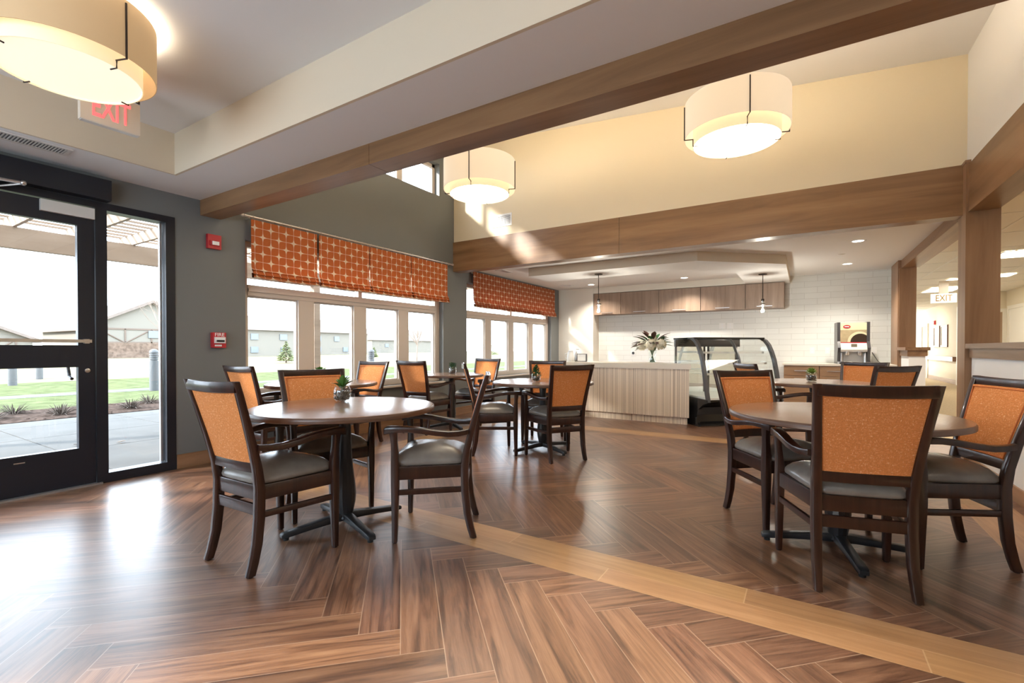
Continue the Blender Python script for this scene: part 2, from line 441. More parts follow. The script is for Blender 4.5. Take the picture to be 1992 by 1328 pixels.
# ------------------------------------------------------------------ mesh builder
class MB:
    def __init__(self):
        self.b = bmesh.new()
    def box(self, x0, x1, y0, y1, z0, z1):
        v = [self.b.verts.new(p) for p in ((x0, y0, z0), (x1, y0, z0), (x1, y1, z0), (x0, y1, z0), (x0, y0, z1), (x1, y0, z1), (x1, y1, z1), (x0, y1, z1))]
        for f in ((3, 2, 1, 0), (4, 5, 6, 7), (0, 1, 5, 4), (1, 2, 6, 5), (2, 3, 7, 6), (3, 0, 4, 7)):
            self.b.faces.new([v[i] for i in f])
        return self
    def loft(self, rings, cap=True, closed=False):
        vs = [[self.b.verts.new(p) for p in r] for r in rings]
        n = len(vs[0])
        rng = range(len(vs)) if closed else range(len(vs) - 1)
        for i in rng:
            a, c = vs[i], vs[(i + 1) % len(vs)]
            for j in range(n):
                k = (j + 1) % n
                self.b.faces.new((a[j], a[k], c[k], c[j]))
        if cap and not closed:
            self.b.faces.new(list(reversed(vs[0])))
            self.b.faces.new(vs[-1])
        return self
    def bar(self, stations, axis):
        """stations: (center, half_a, half_b); the section lies square to 'axis'"""
        ia, ib = {'X': (1, 2), 'Y': (2, 0), 'Z': (0, 1)}[axis]
        rings = []
        for c, ha, hb in stations:
            r = min(ha, hb) * 0.38
            ring = []
            for sx, sy, a0 in ((1, 1, 0), (-1, 1, 90), (-1, -1, 180), (1, -1, 270)):
                for da in (0, 45, 90):
                    a = math.radians(a0 + da)
                    p = list(c)
                    p[ia] += sx * (ha - r) + r * math.cos(a)
                    p[ib] += sy * (hb - r) + r * math.sin(a)
                    ring.append(p)
            rings.append(ring)
        if stations[-1][0]['XYZ'.index(axis)] < stations[0][0]['XYZ'.index(axis)]:
            rings.reverse()
        return self.loft(rings)
    def lathe(self, prof, seg=32, c=(0, 0, 0), cap=True):
        rings = []
        for r, z in prof:
            rings.append([(c[0] + max(r, 1e-4) * math.cos(2 * PI * i / seg), c[1] + max(r, 1e-4) * math.sin(2 * PI * i / seg), c[2] + z) for i in range(seg)])
        return self.loft(rings, cap)
    def tube(self, pts, r, seg=8, closed=False):
        pts = [Vector(p) for p in pts]
        rs = r if isinstance(r, (list, tuple)) else [r] * len(pts)
        rings = []
        n = len(pts)
        up = Vector((0, 0, 1))
        for i, p in enumerate(pts):
            if closed:
                d = pts[(i + 1) % n] - pts[i - 1]
            else:
                d = pts[min(i + 1, n - 1)] - pts[max(i - 1, 0)]
            d.normalize()
            u = d.cross(up)
            if u.length < 1e-3:
                u = d.cross(Vector((1, 0, 0)))
            u.normalize()
            v = u.cross(d)
            rings.append([p + (u * math.cos(2 * PI * j / seg) - v * math.sin(2 * PI * j / seg)) * rs[i] for j in range(seg)])
        return self.loft(rings, True, closed)
    def prism(self, poly, z0, z1):
        a = 0
        for i in range(len(poly)):
            x0, y0 = poly[i]; x1, y1 = poly[(i + 1) % len(poly)]
            a += x0 * y1 - x1 * y0
        if a < 0:
            poly = poly[::-1]
        return self.loft([[(x, y, z0) for x, y in poly], [(x, y, z1) for x, y in poly]])
    def ball(self, c, r, sub=2, sq=(1, 1, 1)):
        m = Matrix.Translation(c) @ Matrix.Diagonal((r * sq[0], r * sq[1], r * sq[2], 1))
        bmesh.ops.create_icosphere(self.b, subdivisions=sub, radius=1, matrix=m)
        return self
    def face(self, pts):
        self.b.faces.new([self.b.verts.new(p) for p in pts])
        return self
    def leaf(self, base, d, length, width, n=Vector((0, 0, 1)), curl=0.25, rows=5):
        d = Vector(d).normalized()
        s = d.cross(n)
        if s.length < 1e-3:
            s = Vector((1, 0, 0))
        s.normalize()
        up = s.cross(d).normalized()
        base = Vector(base)
        L, R, Mi = [], [], []
        for i in range(rows + 1):
            t = i / rows
            wd = width * (math.sin(PI * min(0.98, 0.06 + t * 0.92)) ** 0.8) * 0.5
            c = base + d * (length * t) - Vector((0, 0, 1)) * (curl * length * t * t)
            L.append(self.b.verts.new(c + s * wd + up * wd * 0.35))
            Mi.append(self.b.verts.new(c))
            R.append(self.b.verts.new(c - s * wd + up * wd * 0.35))
        for i in range(rows):
            self.b.faces.new((Mi[i], L[i], L[i + 1], Mi[i + 1]))
            self.b.faces.new((R[i], Mi[i], Mi[i + 1], R[i + 1]))
        return self
    def build(self, name, mat, parent=None, loc=None, smooth=35, bevel=0, rot=None):
        if bevel:
            es = [e for e in self.b.edges if len(e.link_faces) == 2 and e.calc_face_angle(0) > 0.6]
            bmesh.ops.bevel(self.b, geom=es, offset=bevel, segments=2, affect='EDGES', profile=0.6, clamp_overlap=True)
        me = bpy.data.meshes.new(name)
        self.b.to_mesh(me)
        self.b.free()
        if smooth:
            me.polygons.foreach_set('use_smooth', [True] * len(me.polygons))
            me.set_sharp_from_angle(angle=math.radians(smooth))
        o = bpy.data.objects.new(name, me)
        COL.objects.link(o)
        me.materials.append(MT[mat] if isinstance(mat, str) else mat)
        if parent:
            o.parent = parent
        if loc:
            o.location = loc
        if rot:
            o.rotation_euler = rot
        return o

def tag(o, label=None, cat=None, group=None, kind=None):
    if label: o['label'] = label
    if cat: o['category'] = cat
    if group: o['group'] = group
    if kind: o['kind'] = kind
    return o

def thing(name, label, cat, loc=(0, 0, 0), rz=0, group=None):
    o = bpy.data.objects.new(name, None)
    o.empty_display_size = 0.05
    COL.objects.link(o)
    o.location = loc
    o.rotation_euler = (0, 0, rz)
    return tag(o, label, cat, group)

def structure(name, loc=(0, 0, 0)):
    o = bpy.data.objects.new(name, None)
    o.empty_display_size = 0.05
    COL.objects.link(o)
    o.location = loc
    o['kind'] = 'structure'
    return o

def S_(o, label=None):
    o['kind'] = 'structure'
    if label: o['label'] = label
    return o

def dup(root, loc, rz, label, group=None):
    r = root.copy(); COL.objects.link(r)
    r.location = loc; r.rotation_euler = (0, 0, rz); r['label'] = label
    if group: r['group'] = group
    for ch in list(root.children):
        c = ch.copy(); COL.objects.link(c); c.parent = r
        for g in list(ch.children):
            d = g.copy(); COL.objects.link(d); d.parent = c
    return r

def light(name, kind, loc, energy, color, parent=None, size=0.1, spot=None, rot=None, sy=None):
    l = bpy.data.lights.new(name, kind)
    l.energy = energy
    l.color = color
    if kind in ('POINT', 'SPOT'):
        l.shadow_soft_size = size
    if kind == 'AREA':
        l.size = size
        if sy:
            l.shape = 'RECTANGLE'; l.size_y = sy
    if spot:
        l.spot_size = spot; l.spot_blend = 0.8
    o = bpy.data.objects.new(name, l)
    COL.objects.link(o)
    o.location = loc
    if rot: o.rotation_euler = rot
    if parent: o.parent = parent
    return o

def text(name, body, size, mat, parent, loc, rot, ext=0.002, sx=1.0):
    c = bpy.data.curves.new(name, 'FONT')
    c.body = body
    c.size = size
    c.extrude = ext
    c.align_x = 'CENTER'; c.align_y = 'CENTER'
    c.offset = size * 0.012
    c.materials.append(MT[mat])
    tmp = bpy.data.objects.new(name, c)
    COL.objects.link(tmp)
    bpy.context.view_layer.update()
    me = bpy.data.meshes.new_from_object(tmp.evaluated_get(bpy.context.evaluated_depsgraph_get()))
    bpy.data.objects.remove(tmp)
    o = bpy.data.objects.new(name, me)
    COL.objects.link(o)
    if not me.materials:
        me.materials.append(MT[mat])
    o.parent = parent
    o.location = loc
    o.rotation_euler = rot
    o.scale = (sx, 1, 1)
    return o

def wall_cells(mb, ax, c0, c1, us, zs, holes):
    """solid wall between c0 and c1 on axis 'ax', cut by rectangular holes (u0,u1,z0,z1)"""
    us = sorted(set(us + [h[0] for h in holes] + [h[1] for h in holes]))
    zs = sorted(set(zs + [h[2] for h in holes] + [h[3] for h in holes]))
    for i in range(len(us) - 1):
        for j in range(len(zs) - 1):
            um, zm = (us[i] + us[i + 1]) / 2, (zs[j] + zs[j + 1]) / 2
            if any(h[0] < um < h[1] and h[2] < zm < h[3] for h in holes):
                continue
            if ax == 'X':
                mb.box(c0, c1, us[i], us[i + 1], zs[j], zs[j + 1])
            else:
                mb.box(us[i], us[i + 1], c0, c1, zs[j], zs[j + 1])
    bmesh.ops.remove_doubles(mb.b, verts=mb.b.verts, dist=1e-5)
    # drop the inner faces shared by neighbouring cells
    seen = {}
    for f in list(mb.b.faces):
        k = tuple(sorted(v.index for v in f.verts))
        seen.setdefault(k, []).append(f)
    dead = [f for fs in seen.values() if len(fs) > 1 for f in fs]
    bmesh.ops.delete(mb.b, geom=dead, context='FACES')
    return mb

# ------------------------------------------------------------------ measures of the room
W = -4.95            # face of the window wall
WO = -5.12           # its outer face
YB = 6.10            # face of the beam across the room
YE = 10.05           # cream end wall
XR = 1.316           # right side of the hall
SOF = 2.55           # low ceiling
REAR = 2.50          # ceiling over the counter
def zc(x):           # sloping hall ceiling
    return 3.93 + (XR - x) * 0.083

# ------------------------------------------------------------------ floor: herringbone planks in one mesh, with a border of pale boards
def clip_poly(p, x0, x1, y0, y1):
    for ax, lim, sgn in ((0, x0, 1), (0, x1, -1), (1, y0, 1), (1, y1, -1)):
        q = []
        for i in range(len(p)):
            a, b = p[i - 1], p[i]
            da, db = (a[ax] - lim) * sgn, (b[ax] - lim) * sgn
            if (da >= 0) != (db >= 0):
                t = da / (da - db)
                q.append((a[0] + t * (b[0] - a[0]), a[1] + t * (b[1] - a[1])))
            if db >= 0:
                q.append(b)
        p = q
        if len(p) < 3:
            return []
    return p

def build_floor():
    bm = bmesh.new()
    ug = bm.loops.layers.uv.new('grain')
    up = bm.loops.layers.uv.new('plank')
    ct = bm.loops.layers.float_color.new('tone')
    rng = random.Random(3)
    X0, X1, Y0, Y1 = W, 1.50, -2.0, 10.4
    def plank(corners, o, du, dv, L, w, z, mi, rect, lo, hi):
        p = clip_poly(corners, *rect)
        if not p:
            return
        a = sum(p[i - 1][0] * p[i][1] - p[i][0] * p[i - 1][1] for i in range(len(p)))
        if a < 0:
            p = p[::-1]
        try:
            f = bm.faces.new([bm.verts.new((x, y, z)) for x, y in p])
        except ValueError:
            return
        f.material_index = mi
        r1, r2, t = rng.random() * 60, rng.random() * 9, lo + rng.random() * (hi - lo)
        tone = (t, t * (0.96 + 0.06 * rng.random()), t * (0.93 + 0.1 * rng.random()), 1)
        for l in f.loops:
            x, y = l.vert.co.x - o[0], l.vert.co.y - o[1]
            u, v = x * du[0] + y * du[1], x * dv[0] + y * dv[1]
            l[ug].uv = (u + r1, v + r2)
            l[up].uv = (u / L, v / w)
            l[ct] = tone
    w, L, x0, y0 = 0.1602, 0.903, -2.567, 0.594
    r2 = 1 / math.sqrt(2)
    da, db = (r2, -r2), (r2, r2)
    def P(a, b):
        return (x0 + a * da[0] + b * db[0], y0 + a * da[1] + b * db[1])
    for m in range(-14, 16):
        for k in range(-80, 80):
            ka, kb = k * w - m * L, k * w + m * L
            o = P(ka, kb)
            if not (X0 - 1.2 < o[0] < X1 + 1.2 and Y0 - 1.2 < o[1] < Y1 + 1.2):
                continue
            rect = (X0, X1, Y0, Y1)
            plank([P(ka, kb), P(ka + L, kb), P(ka + L, kb + w), P(ka, kb + w)], o, da, db, L, w, 0.0, 0, rect, 0.72, 1.2)
            o2 = P(ka, kb + w)
            plank([o2, P(ka + w, kb + w), P(ka + w, kb + w + L), P(ka, kb + w + L)], o2, db, (da[0], da[1]), L, w, 0.0, 0, rect, 0.72, 1.2)
    # pale border: two boards wide, running round the tables
    bx0, bx1, by0, by1, bw = -4.15, 1.25, 2.13, 6.32, 0.15
    def run(axis, c, a0, a1, off):
        pos = a0 - off
        while pos < a1:
            s, e = max(pos, a0), min(pos + 1.22, a1)
            if e - s > 0.01:
                if axis == 'X':
                    plank([(s, c), (e, c), (e, c + bw), (s, c + bw)], (pos, c), (1, 0), (0, 1), 1.22, bw, 0.0006, 1, (-9, 9, -9, 20), 0.86, 1.12)
                else:
                    plank([(c, s), (c, e), (c + bw, e), (c + bw, s)], (c, pos), (0, 1), (1, 0), 1.22, bw, 0.0006, 1, (-9, 9, -9, 20), 0.86, 1.12)
            pos += 1.22
    for i in (0, 1):
        run('X', by0 + i * bw, bx0, bx1, 0.35 + 0.6 * i)
        run('X', by1 - (2 - i) * bw, bx0, bx1, 0.1 + 0.6 * i)
        run('Y', bx1 - (2 - i) * bw, by0 + 2 * bw, by1 - 2 * bw, 0.3 + 0.5 * i)
        run('Y', bx0 + i * bw, by0 + 2 * bw, by1 - 2 * bw, 0.2 + 0.5 * i)
    me = bpy.data.meshes.new('floor')
    bm.to_mesh(me); bm.free()
    me.materials.append(MT['floor']); me.materials.append(MT['band'])
    o = bpy.data.objects.new('floor', me)
    COL.objects.link(o)
    S_(o, 'dark walnut herringbone plank floor with pale oak border boards')
    return o
build_floor()
S_(MB().box(1.5, 9.0, -2.0, 34, -0.08, -0.001).build('floor_corridor', 'carpet', smooth=0), 'tan carpet of the corridor')
S_(MB().box(W, 1.5, -2.0, 10.4, -0.1, -0.012).build('floor_slab', 'concrete', smooth=0), 'slab under the planks')

# ------------------------------------------------------------------ window wall
DOOR_Y0, DOOR_Y1 = 0.36, 1.47
SF_Y0, SF_Y1, SF_TOP = -0.35, 2.045, 2.33
WIN1 = (2.69, 5.85, 0.60, 2.26)
WIN2 = (6.47, 9.655, 0.60, 2.26)
CLR = (2.69, 5.76, 3.55, 4.06)
mb = wall_cells(MB(), 'X', WO, W, [-2.0, YE + 0.5], [0.0, 4.55], [(SF_Y0, SF_Y1, 0.0, SF_TOP), WIN1, WIN2, CLR])
S_(mb.build('wall_left', 'grey_wall', smooth=0), 'dark grey window wall')
for n_, (a, b) in enumerate(((SF_Y1 + 0.004, 10.05), (-2.0, SF_Y0))):
    S_(MB().box(W, W + 0.014, a, b, 0.001, 0.132).build('baseboard_left' if n_ == 0 else 'baseboard_left_rear', 'base', smooth=0, bevel=0.003), 'wood baseboard under the windows')

def ribbon_window(idx, y0, y1, z0, z1, zt0, zt1, n, label):
    """beige frame: n lower lights under a transom band, upper lights above it"""
    xf0, xf1 = -5.105, -5.035
    root = structure('window_%d' % idx, (0, 0, 0))
    root['label'] = label
    f = MB()
    jm = 0.065
    f.box(xf0, xf1, y0, y0 + jm, z0, z1)
    f.box(xf0, xf1, y1 - jm - 0.04, y1, z0, z1)
    f.box(xf0, xf1, y0 + jm, y1 - jm - 0.04, z0, z0 + 0.07)
    f.box(xf0, xf1, y0 + jm, y1 - jm - 0.04, z1 - 0.06, z1)
    f.build('frame', 'win_frame', root, smooth=0, bevel=0.004)
    t = MB()
    t.box(xf0, xf1 + 0.012, y0 + jm, y1 - jm - 0.04, zt0, zt1)
    t.box(xf0, xf1 + 0.030, y0 + jm, y1 - jm - 0.04, zt0 + 0.045, zt0 + 0.075)
    t.build('transom', 'win_frame', root, smooth=0, bevel=0.004)
    a, b = y0 + jm, y1 - jm - 0.04
    mw = 0.205
    pw = (b - a - (n - 1) * mw) / n
    for i in range(n):
        p0 = a + i * (pw + mw)
        if i < n - 1:
            MB().box(xf0, xf1 + 0.004, p0 + pw, p0 + pw + mw, z0 + 0.07, zt0).build('mullion', 'win_frame', root, smooth=0, bevel=0.004)
        # inner sash of each light
        s = MB()
        sw = 0.016
        s.box(xf0, xf1 - 0.02, p0, p0 + sw, z0 + 0.07, zt0)
        s.box(xf0, xf1 - 0.02, p0 + pw - sw, p0 + pw, z0 + 0.07, zt0)
        s.box(xf0, xf1 - 0.02, p0 + sw, p0 + pw - sw, z0 + 0.07, z0 + 0.07 + sw)
        s.box(xf0, xf1 - 0.02, p0 + sw, p0 + pw - sw, zt0 - sw, zt0)
        sa = s.build('sash', 'win_frame', root, smooth=0)
        MB().box(-5.075, -5.069, p0 + sw, p0 + pw - sw, z0 + 0.07 + sw, zt0 - sw).build('pane', 'glass', sa, smooth=0)
    for i in range(2):
        q0 = a + i * (b - a) / 2
        q1 = q0 + (b - a) / 2
        if i == 0:
            MB().box(xf0, xf1 + 0.004, q1 - 0.03, q1 + 0.03, zt1, z1 - 0.06).build('mullion', 'win_frame', root, smooth=0, bevel=0.004)
        MB().box(-5.075, -5.069, q0 + (0.03 if i else 0), q1 - (0 if i else 0.03), zt1, z1 - 0.06).build('pane', 'glass', root, smooth=0)
    MB().box(xf1, W + 0.045, y0 - 0.0, y1, z0 - 0.028, z0).build('sill', 'win_frame', root, smooth=0, bevel=0.005)
    return root
ribbon_window(1, *WIN1, 1.685, 1.80, 4, 'wide beige window of four lights beside the glass door')
ribbon_window(2, *WIN2, 1.67, 1.79, 4, 'wide beige window of four lights near the counter')
# clerestory
cw = structure('window_3')
cw['label'] = 'clerestory window high in the grey wall'
f = MB()
f.box(-5.105, -5.05, CLR[0], CLR[1], CLR[2], CLR[2] + 0.02)
f.box(-5.105, -5.05, CLR[0], CLR[1], CLR[3] - 0.05, CLR[3])
f.box(-5.105, -5.05, CLR[0], CLR[0] + 0.06, CLR[2], CLR[3])
f.box(-5.105, -5.05, CLR[1] - 0.06, CLR[1], CLR[2], CLR[3])
f.build('frame', 'win_frame', cw, smooth=0, bevel=0.004)
for ym in (3.45, 4.22, 4.99):
    MB().box(-5.105, -5.05, ym - 0.055, ym + 0.055, CLR[2] + 0.02, CLR[3] - 0.05).build('mullion', 'win_frame', cw, smooth=0, bevel=0.004)
for a, b in ((2.75, 3.395), (3.505, 4.165), (4.275, 4.935), (5.045, 5.70)):
    MB().box(-5.08, -5.074, a, b, CLR[2] + 0.02, CLR[3] - 0.05).build('pane', 'glass', cw, smooth=0)

# ------------------------------------------------------------------ storefront door and sidelights
fr = structure('door_1')
fr['label'] = 'dark aluminium entrance frame with glass sidelights'
f = MB()
X0, X1 = -5.06, W + 0.006
f.box(X0, X1, SF_Y1 - 0.075, SF_Y1, 0, SF_TOP)
f.box(X0, X1, DOOR_Y1, 1.545, 0, SF_TOP)
f.box(X0, X1, 1.545, SF_Y1 - 0.075, SF_TOP - 0.06, SF_TOP)
f.box(X0, X1, 1.545, SF_Y1 - 0.075, 0, 0.08)
f.box(X0, X1, SF_Y0, SF_Y0 + 0.07, 0, SF_TOP)
f.box(X0, X1, DOOR_Y0 - 0.07, DOOR_Y0, 0, SF_TOP)
f.box(X0, X1, SF_Y0 + 0.07, DOOR_Y0 - 0.07, SF_TOP - 0.06, SF_TOP)
f.box(X0, X1, SF_Y0 + 0.07, DOOR_Y0 - 0.07, 0, 0.08)
f.box(X0, X1, DOOR_Y0, DOOR_Y1, 2.275, SF_TOP)
f.build('frame', 'black_frame', fr, smooth=0, bevel=0.004)
MB().box(-5.02, -5.012, 1.545, SF_Y1 - 0.075, 0.08, SF_TOP - 0.06).build('pane', 'glass', fr, smooth=0)
MB().box(-5.02, -5.012, SF_Y0 + 0.07, DOOR_Y0 - 0.07, 0.08, SF_TOP - 0.06).build('pane', 'glass', fr, smooth=0)
MB().box(-5.035, -5.005, 1.945, 1.962, 0.085, SF_TOP - 0.065).build('glazing_bead', 'alu', fr, smooth=0)
MB().box(-5.07, W + 0.03, DOOR_Y0, 1.50, 0.0, 0.014).build('threshold', 'alu', fr, smooth=0, bevel=0.003)

dr = thing('glass_door', 'dark framed glass entrance door with push bar', 'door', (-4.985, DOOR_Y1, 0.016))
def dl(y):   # wall coordinate to door coordinate
    return y - DOOR_Y1
d0, d1 = dl(DOOR_Y0 + 0.006), dl(DOOR_Y1 - 0.004)
f = MB()
f.box(-0.025, 0.025, d1 - 0.106, d1, 0, 2.25)
f.box(-0.025, 0.025, d0, d0 + 0.106, 0, 2.25)
f.box(-0.025, 0.025, d0 + 0.106, d1 - 0.106, 0, 0.30)
f.box(-0.025, 0.025, d0 + 0.106, d1 - 0.106, 0.955, 1.13)
f.box(-0.025, 0.025, d0 + 0.106, d1 - 0.106, 2.095, 2.25)
f.build('door_leaf', 'black_frame', dr, smooth=0, bevel=0.003)
MB().box(-0.004, 0.004, d0 + 0.106, d1 - 0.106, 0.30, 0.955).build('lower_pane', 'glass', dr, smooth=0)
MB().box(-0.004, 0.004, d0 + 0.106, d1 - 0.106, 1.13, 2.095).build('upper_pane', 'glass', dr, smooth=0)
f = MB()
f.box(0.062, 0.082, d0 + 0.03, d1 - 0.035, 1.152, 1.176)
f.box(0.024, 0.064, d1 - 0.075, d1 - 0.045, 1.145, 1.18)
f.box(0.024, 0.064, d0 + 0.04, d0 + 0.07, 1.145, 1.18)
f.build('push_bar', 'steel', dr, smooth=0, bevel=0.003)
f = MB()
f.lathe([(0.017, 0), (0.017, 0.008), (0.012, 0.010)], 20)
o = f.build('lock_cylinder', 'steel', dr, (0.025, d1 - 0.05, 0.925), rot=(0, PI / 2, 0))
f = MB()
f.tube([(-0.03, d1 - 0.13, 1.05), (-0.09, d1 - 0.13, 1.05), (-0.095, d1 - 0.14, 0.98), (-0.09, d1 - 0.13, 0.88), (-0.03, d1 - 0.13, 0.86)], 0.012)
f.build('pull_handle', 'black_frame', dr)
MB().box(0.026, 0.060, d1 - 0.325, d1 - 0.004, 2.158, 2.245).build('closer_cover', 'silver_white', dr, smooth=0, bevel=0.006)
MB().box(0.025, 0.03, dl(0.99), dl(1.05), 0.245, 0.252).build('door_badge', 'steel', dr, smooth=0)

op = thing('door_operator', 'long black door opener box above the glass door', 'door opener', (W, 1.0, 2.332))
MB().box(0.008, 0.11, -0.62, 0.546, 0.0, 0.165).build('housing', 'black_frame', op, smooth=0, bevel=0.006)
f = MB()
f.tube([(0.06, -0.35, -0.012), (0.16, 0.02, -0.016)], 0.011)
f.tube([(0.16, 0.02, -0.02), (0.02, -0.11, -0.055)], 0.008)
f.ball((0.16, 0.02, -0.018), 0.019, 2)
f.build('arm', 'steel', op)

# ------------------------------------------------------------------ ceilings, soffits, beams
TX, TY = -4.40, 1.82     # tray corner
m = MB()
m.box(W, 1.50, TY + 0.02, 2.262, SOF, SOF + 0.10)
m.box(W, TX - 0.02, -2.0, TY + 0.02, SOF, SOF + 0.10)
S_(m.build('ceiling_soffit', 'ceiling', smooth=0), 'low painted ceiling border around the tray')
m = MB()
m.box(TX - 0.02, TX, -2.0, TY + 0.02, SOF - 0.0, 2.90)
m.box(TX, 1.50, TY, TY + 0.02, SOF - 0.0, 2.90)
S_(m.build('ceiling_tray_sides', 'tan_side', smooth=0), 'beige upright sides of the tray ceiling')
S_(MB().box(TX - 0.02, 1.50, -2.0, TY + 0.02, 2.885, 2.95).build('ceiling_tray', 'ceiling', smooth=0), 'raised tray ceiling')
# front beam
m = MB()
m.box(W, -2.585, 2.262, 2.45, 2.405, 2.60)
m.box(-2.581, 3.0, 2.262, 2.45, 2.405, 2.60)
S_(m.build('beam', 'beam', smooth=0, bevel=0.004), 'stained wood beam crossing overhead in the foreground')
S_(MB().box(W, XR, 2.30, 2.42, 2.56, 4.6).build('wall_front_upper', 'cream_wall', smooth=0), 'cream wall above the front beam')
# sloping hall ceiling
m = MB()
m.loft([[(W - 0.1, 2.3, zc(W - 0.1)), (XR + 0.1, 2.3, zc(XR + 0.1)), (XR + 0.1, 2.3, zc(XR + 0.1) + 0.1), (W - 0.1, 2.3, zc(W - 0.1) + 0.1)],
        [(W - 0.1, 6.3, zc(W - 0.1)), (XR + 0.1, 6.3, zc(XR + 0.1)), (XR + 0.1, 6.3, zc(XR + 0.1) + 0.1), (W - 0.1, 6.3, zc(W - 0.1) + 0.1)]])
S_(m.build('ceiling', 'ceiling', smooth=0), 'high sloping white ceiling')
# cream wall above the cross beam
m = MB()
m.loft([[(W, 6.125, 2.86), (XR, 6.125, 2.86), (XR, 6.125, zc(XR)), (W, 6.125, zc(W))],
        [(W, 6.22, 2.86), (XR, 6.22, 2.86), (XR, 6.22, zc(XR)), (W, 6.22, zc(W))]])
S_(m.build('wall_back_upper', 'cream_wall', smooth=0), 'cream wall above the cross beam')
m = MB()
m.box(W, -2.112, YB, 6.285, 2.392, 2.875)
m.box(-2.108, 1.283, YB, 6.285, 2.392, 2.875)
S_(m.build('beam.001', 'beam', smooth=0, bevel=0.004), 'wide stained wood beam across the back of the hall')
# right side of the hall
S_(MB().box(1.30, 1.51, 1.2, 6.0, 2.400, 2.845).build('beam.002', 'beam_y', smooth=0, bevel=0.004), 'stained wood beam along the right side')
S_(MB().box(XR, XR + 0.10, 1.2, 6.22, 2.845, 4.1).build('wall_right_upper', 'white_wall', smooth=0), 'white wall above the right beam')
m = MB()
m.box(1.283, 1.521, 6.0, 6.252, 0.0, 2.86)
m.box(1.275, 1.527, 5.992, 6.26, 2.86, 2.885)
S_(m.build('column', 'column', smooth=0, bevel=0.004), 'square stained wood column at the hall corner')
S_(MB().box(1.285, 1.50, 6.26, 9.45, 2.372, 2.62).build('beam.003', 'beam_y', smooth=0, bevel=0.004), 'stained wood beam running back from the corner column')
m = MB()
m.box(1.255, 1.462, 9.41, 9.66, 0.0, 2.372)
S_(m.build('column.001', 'column', smooth=0, bevel=0.004), 'square stained wood column beside the tiled wall')
S_(MB().box(1.246, 1.285, 9.45, 10.12, 0.86, REAR).build('trim_1', 'column', smooth=0), 'wood edge board of the tiled wall')

def half_wall(name, x0, x1, y0, y1, h, label):
    r = structure(name)
    r['label'] = label
    MB().box(x0 + 0.03, x1 - 0.03, y0 + 0.03, y1, 0, h - 0.12).build('panel', 'white_wall', r, smooth=0)
    MB().box(x0 + 0.012, x1 - 0.012, y0 + 0.012, y1, h - 0.13, h - 0.045).build('apron', 'beam_y', r, smooth=0, bevel=0.003)
    MB().box(x0 - 0.015, x1 + 0.015, y0 - 0.015, y1, h - 0.045, h).build('cap', 'beam_y', r, smooth=0, bevel=0.006)
    MB().box(x0 + 0.015, x1 - 0.015, y0 + 0.015, y1, 0, 0.11).build('base_trim', 'base', r, smooth=0)
half_wall('wall_half', 1.30, 1.55, 2.4, 5.99, 1.165, 'white half wall with wood cap in front of the corner column')
half_wall('wall_half_rear', 1.255, 1.50, 8.75, 9.405, 1.14, 'white half wall with wood cap at the far column')

S_(wall_cells(MB(), 'Y', -2.1, -2.0, [W, 4.5], [0, 2.95], [(-4.0, -0.4, 0.9, 2.4)]).build('wall_rear', 'cream_wall', smooth=0), 'cream wall behind the viewer')
rw = structure('window_4')  # unseen window, added so daylight comes in from behind
rw['label'] = 'window added behind the viewer to light the room'
f = MB()
f.box(-4.0, -3.93, -2.09, -2.02, 0.9, 2.4); f.box(-0.47, -0.4, -2.09, -2.02, 0.9, 2.4); f.box(-2.25, -2.15, -2.09, -2.02, 0.97, 2.33)
f.box(-3.93, -0.47, -2.09, -2.02, 0.9, 0.97); f.box(-3.93, -0.47, -2.09, -2.02, 2.33, 2.4)
f.build('frame', 'win_frame', rw, smooth=0)
MB().box(-3.93, -2.25, -2.06, -2.054, 0.97, 2.33).build('pane', 'glass', rw, smooth=0)
MB().box(-2.15, -0.47, -2.06, -2.054, 0.97, 2.33).build('pane', 'glass', rw, smooth=0)
# rear room over the counter
S_(MB().box(W, 1.30, 6.285, 10.5, REAR, REAR + 0.1).build('ceiling_rear', 'ceiling', smooth=0), 'flat white ceiling over the serving counter')
m = MB()
m.box(W, -4.08, YE, 10.5, 0, REAR)
S_(m.build('wall_back_left', 'pale_wall', smooth=0), 'cream wall left of the serving recess')
S_(MB().box(-4.08, 1.30, 10.40, 10.5, 0, REAR).build('wall_back', 'tile', smooth=0), 'wall of white brick tiles behind the counter')
S_(MB().box(-4.08, -0.30, YE + 0.005, 10.40, 2.365, REAR).build('wall_back_header', 'pale_wall', smooth=0), 'cream band above the wall cabinets')
# dropped soffit: a strip with a canted corner and a leg back to the tiles
m = MB()
m.prism([(-4.04, 7.03), (-1.29, 7.03), (-0.23, 8.0), (-0.23, 10.40), (-0.30, 10.40), (-0.30, 10.04), (-0.955, 10.04), (-0.955, 8.45), (-1.62, 7.78), (-4.04, 7.78)], 2.362, REAR - 0.001)
so = m.build('ceiling_dropped_soffit', 'ceiling', smooth=0)
so.data.materials.append(MT['tan_side'])
for p in so.data.polygons:
    if abs(p.normal.z) < 0.5:
        p.material_index = 1
S_(so, 'dropped soffit over the counter with a canted corner')

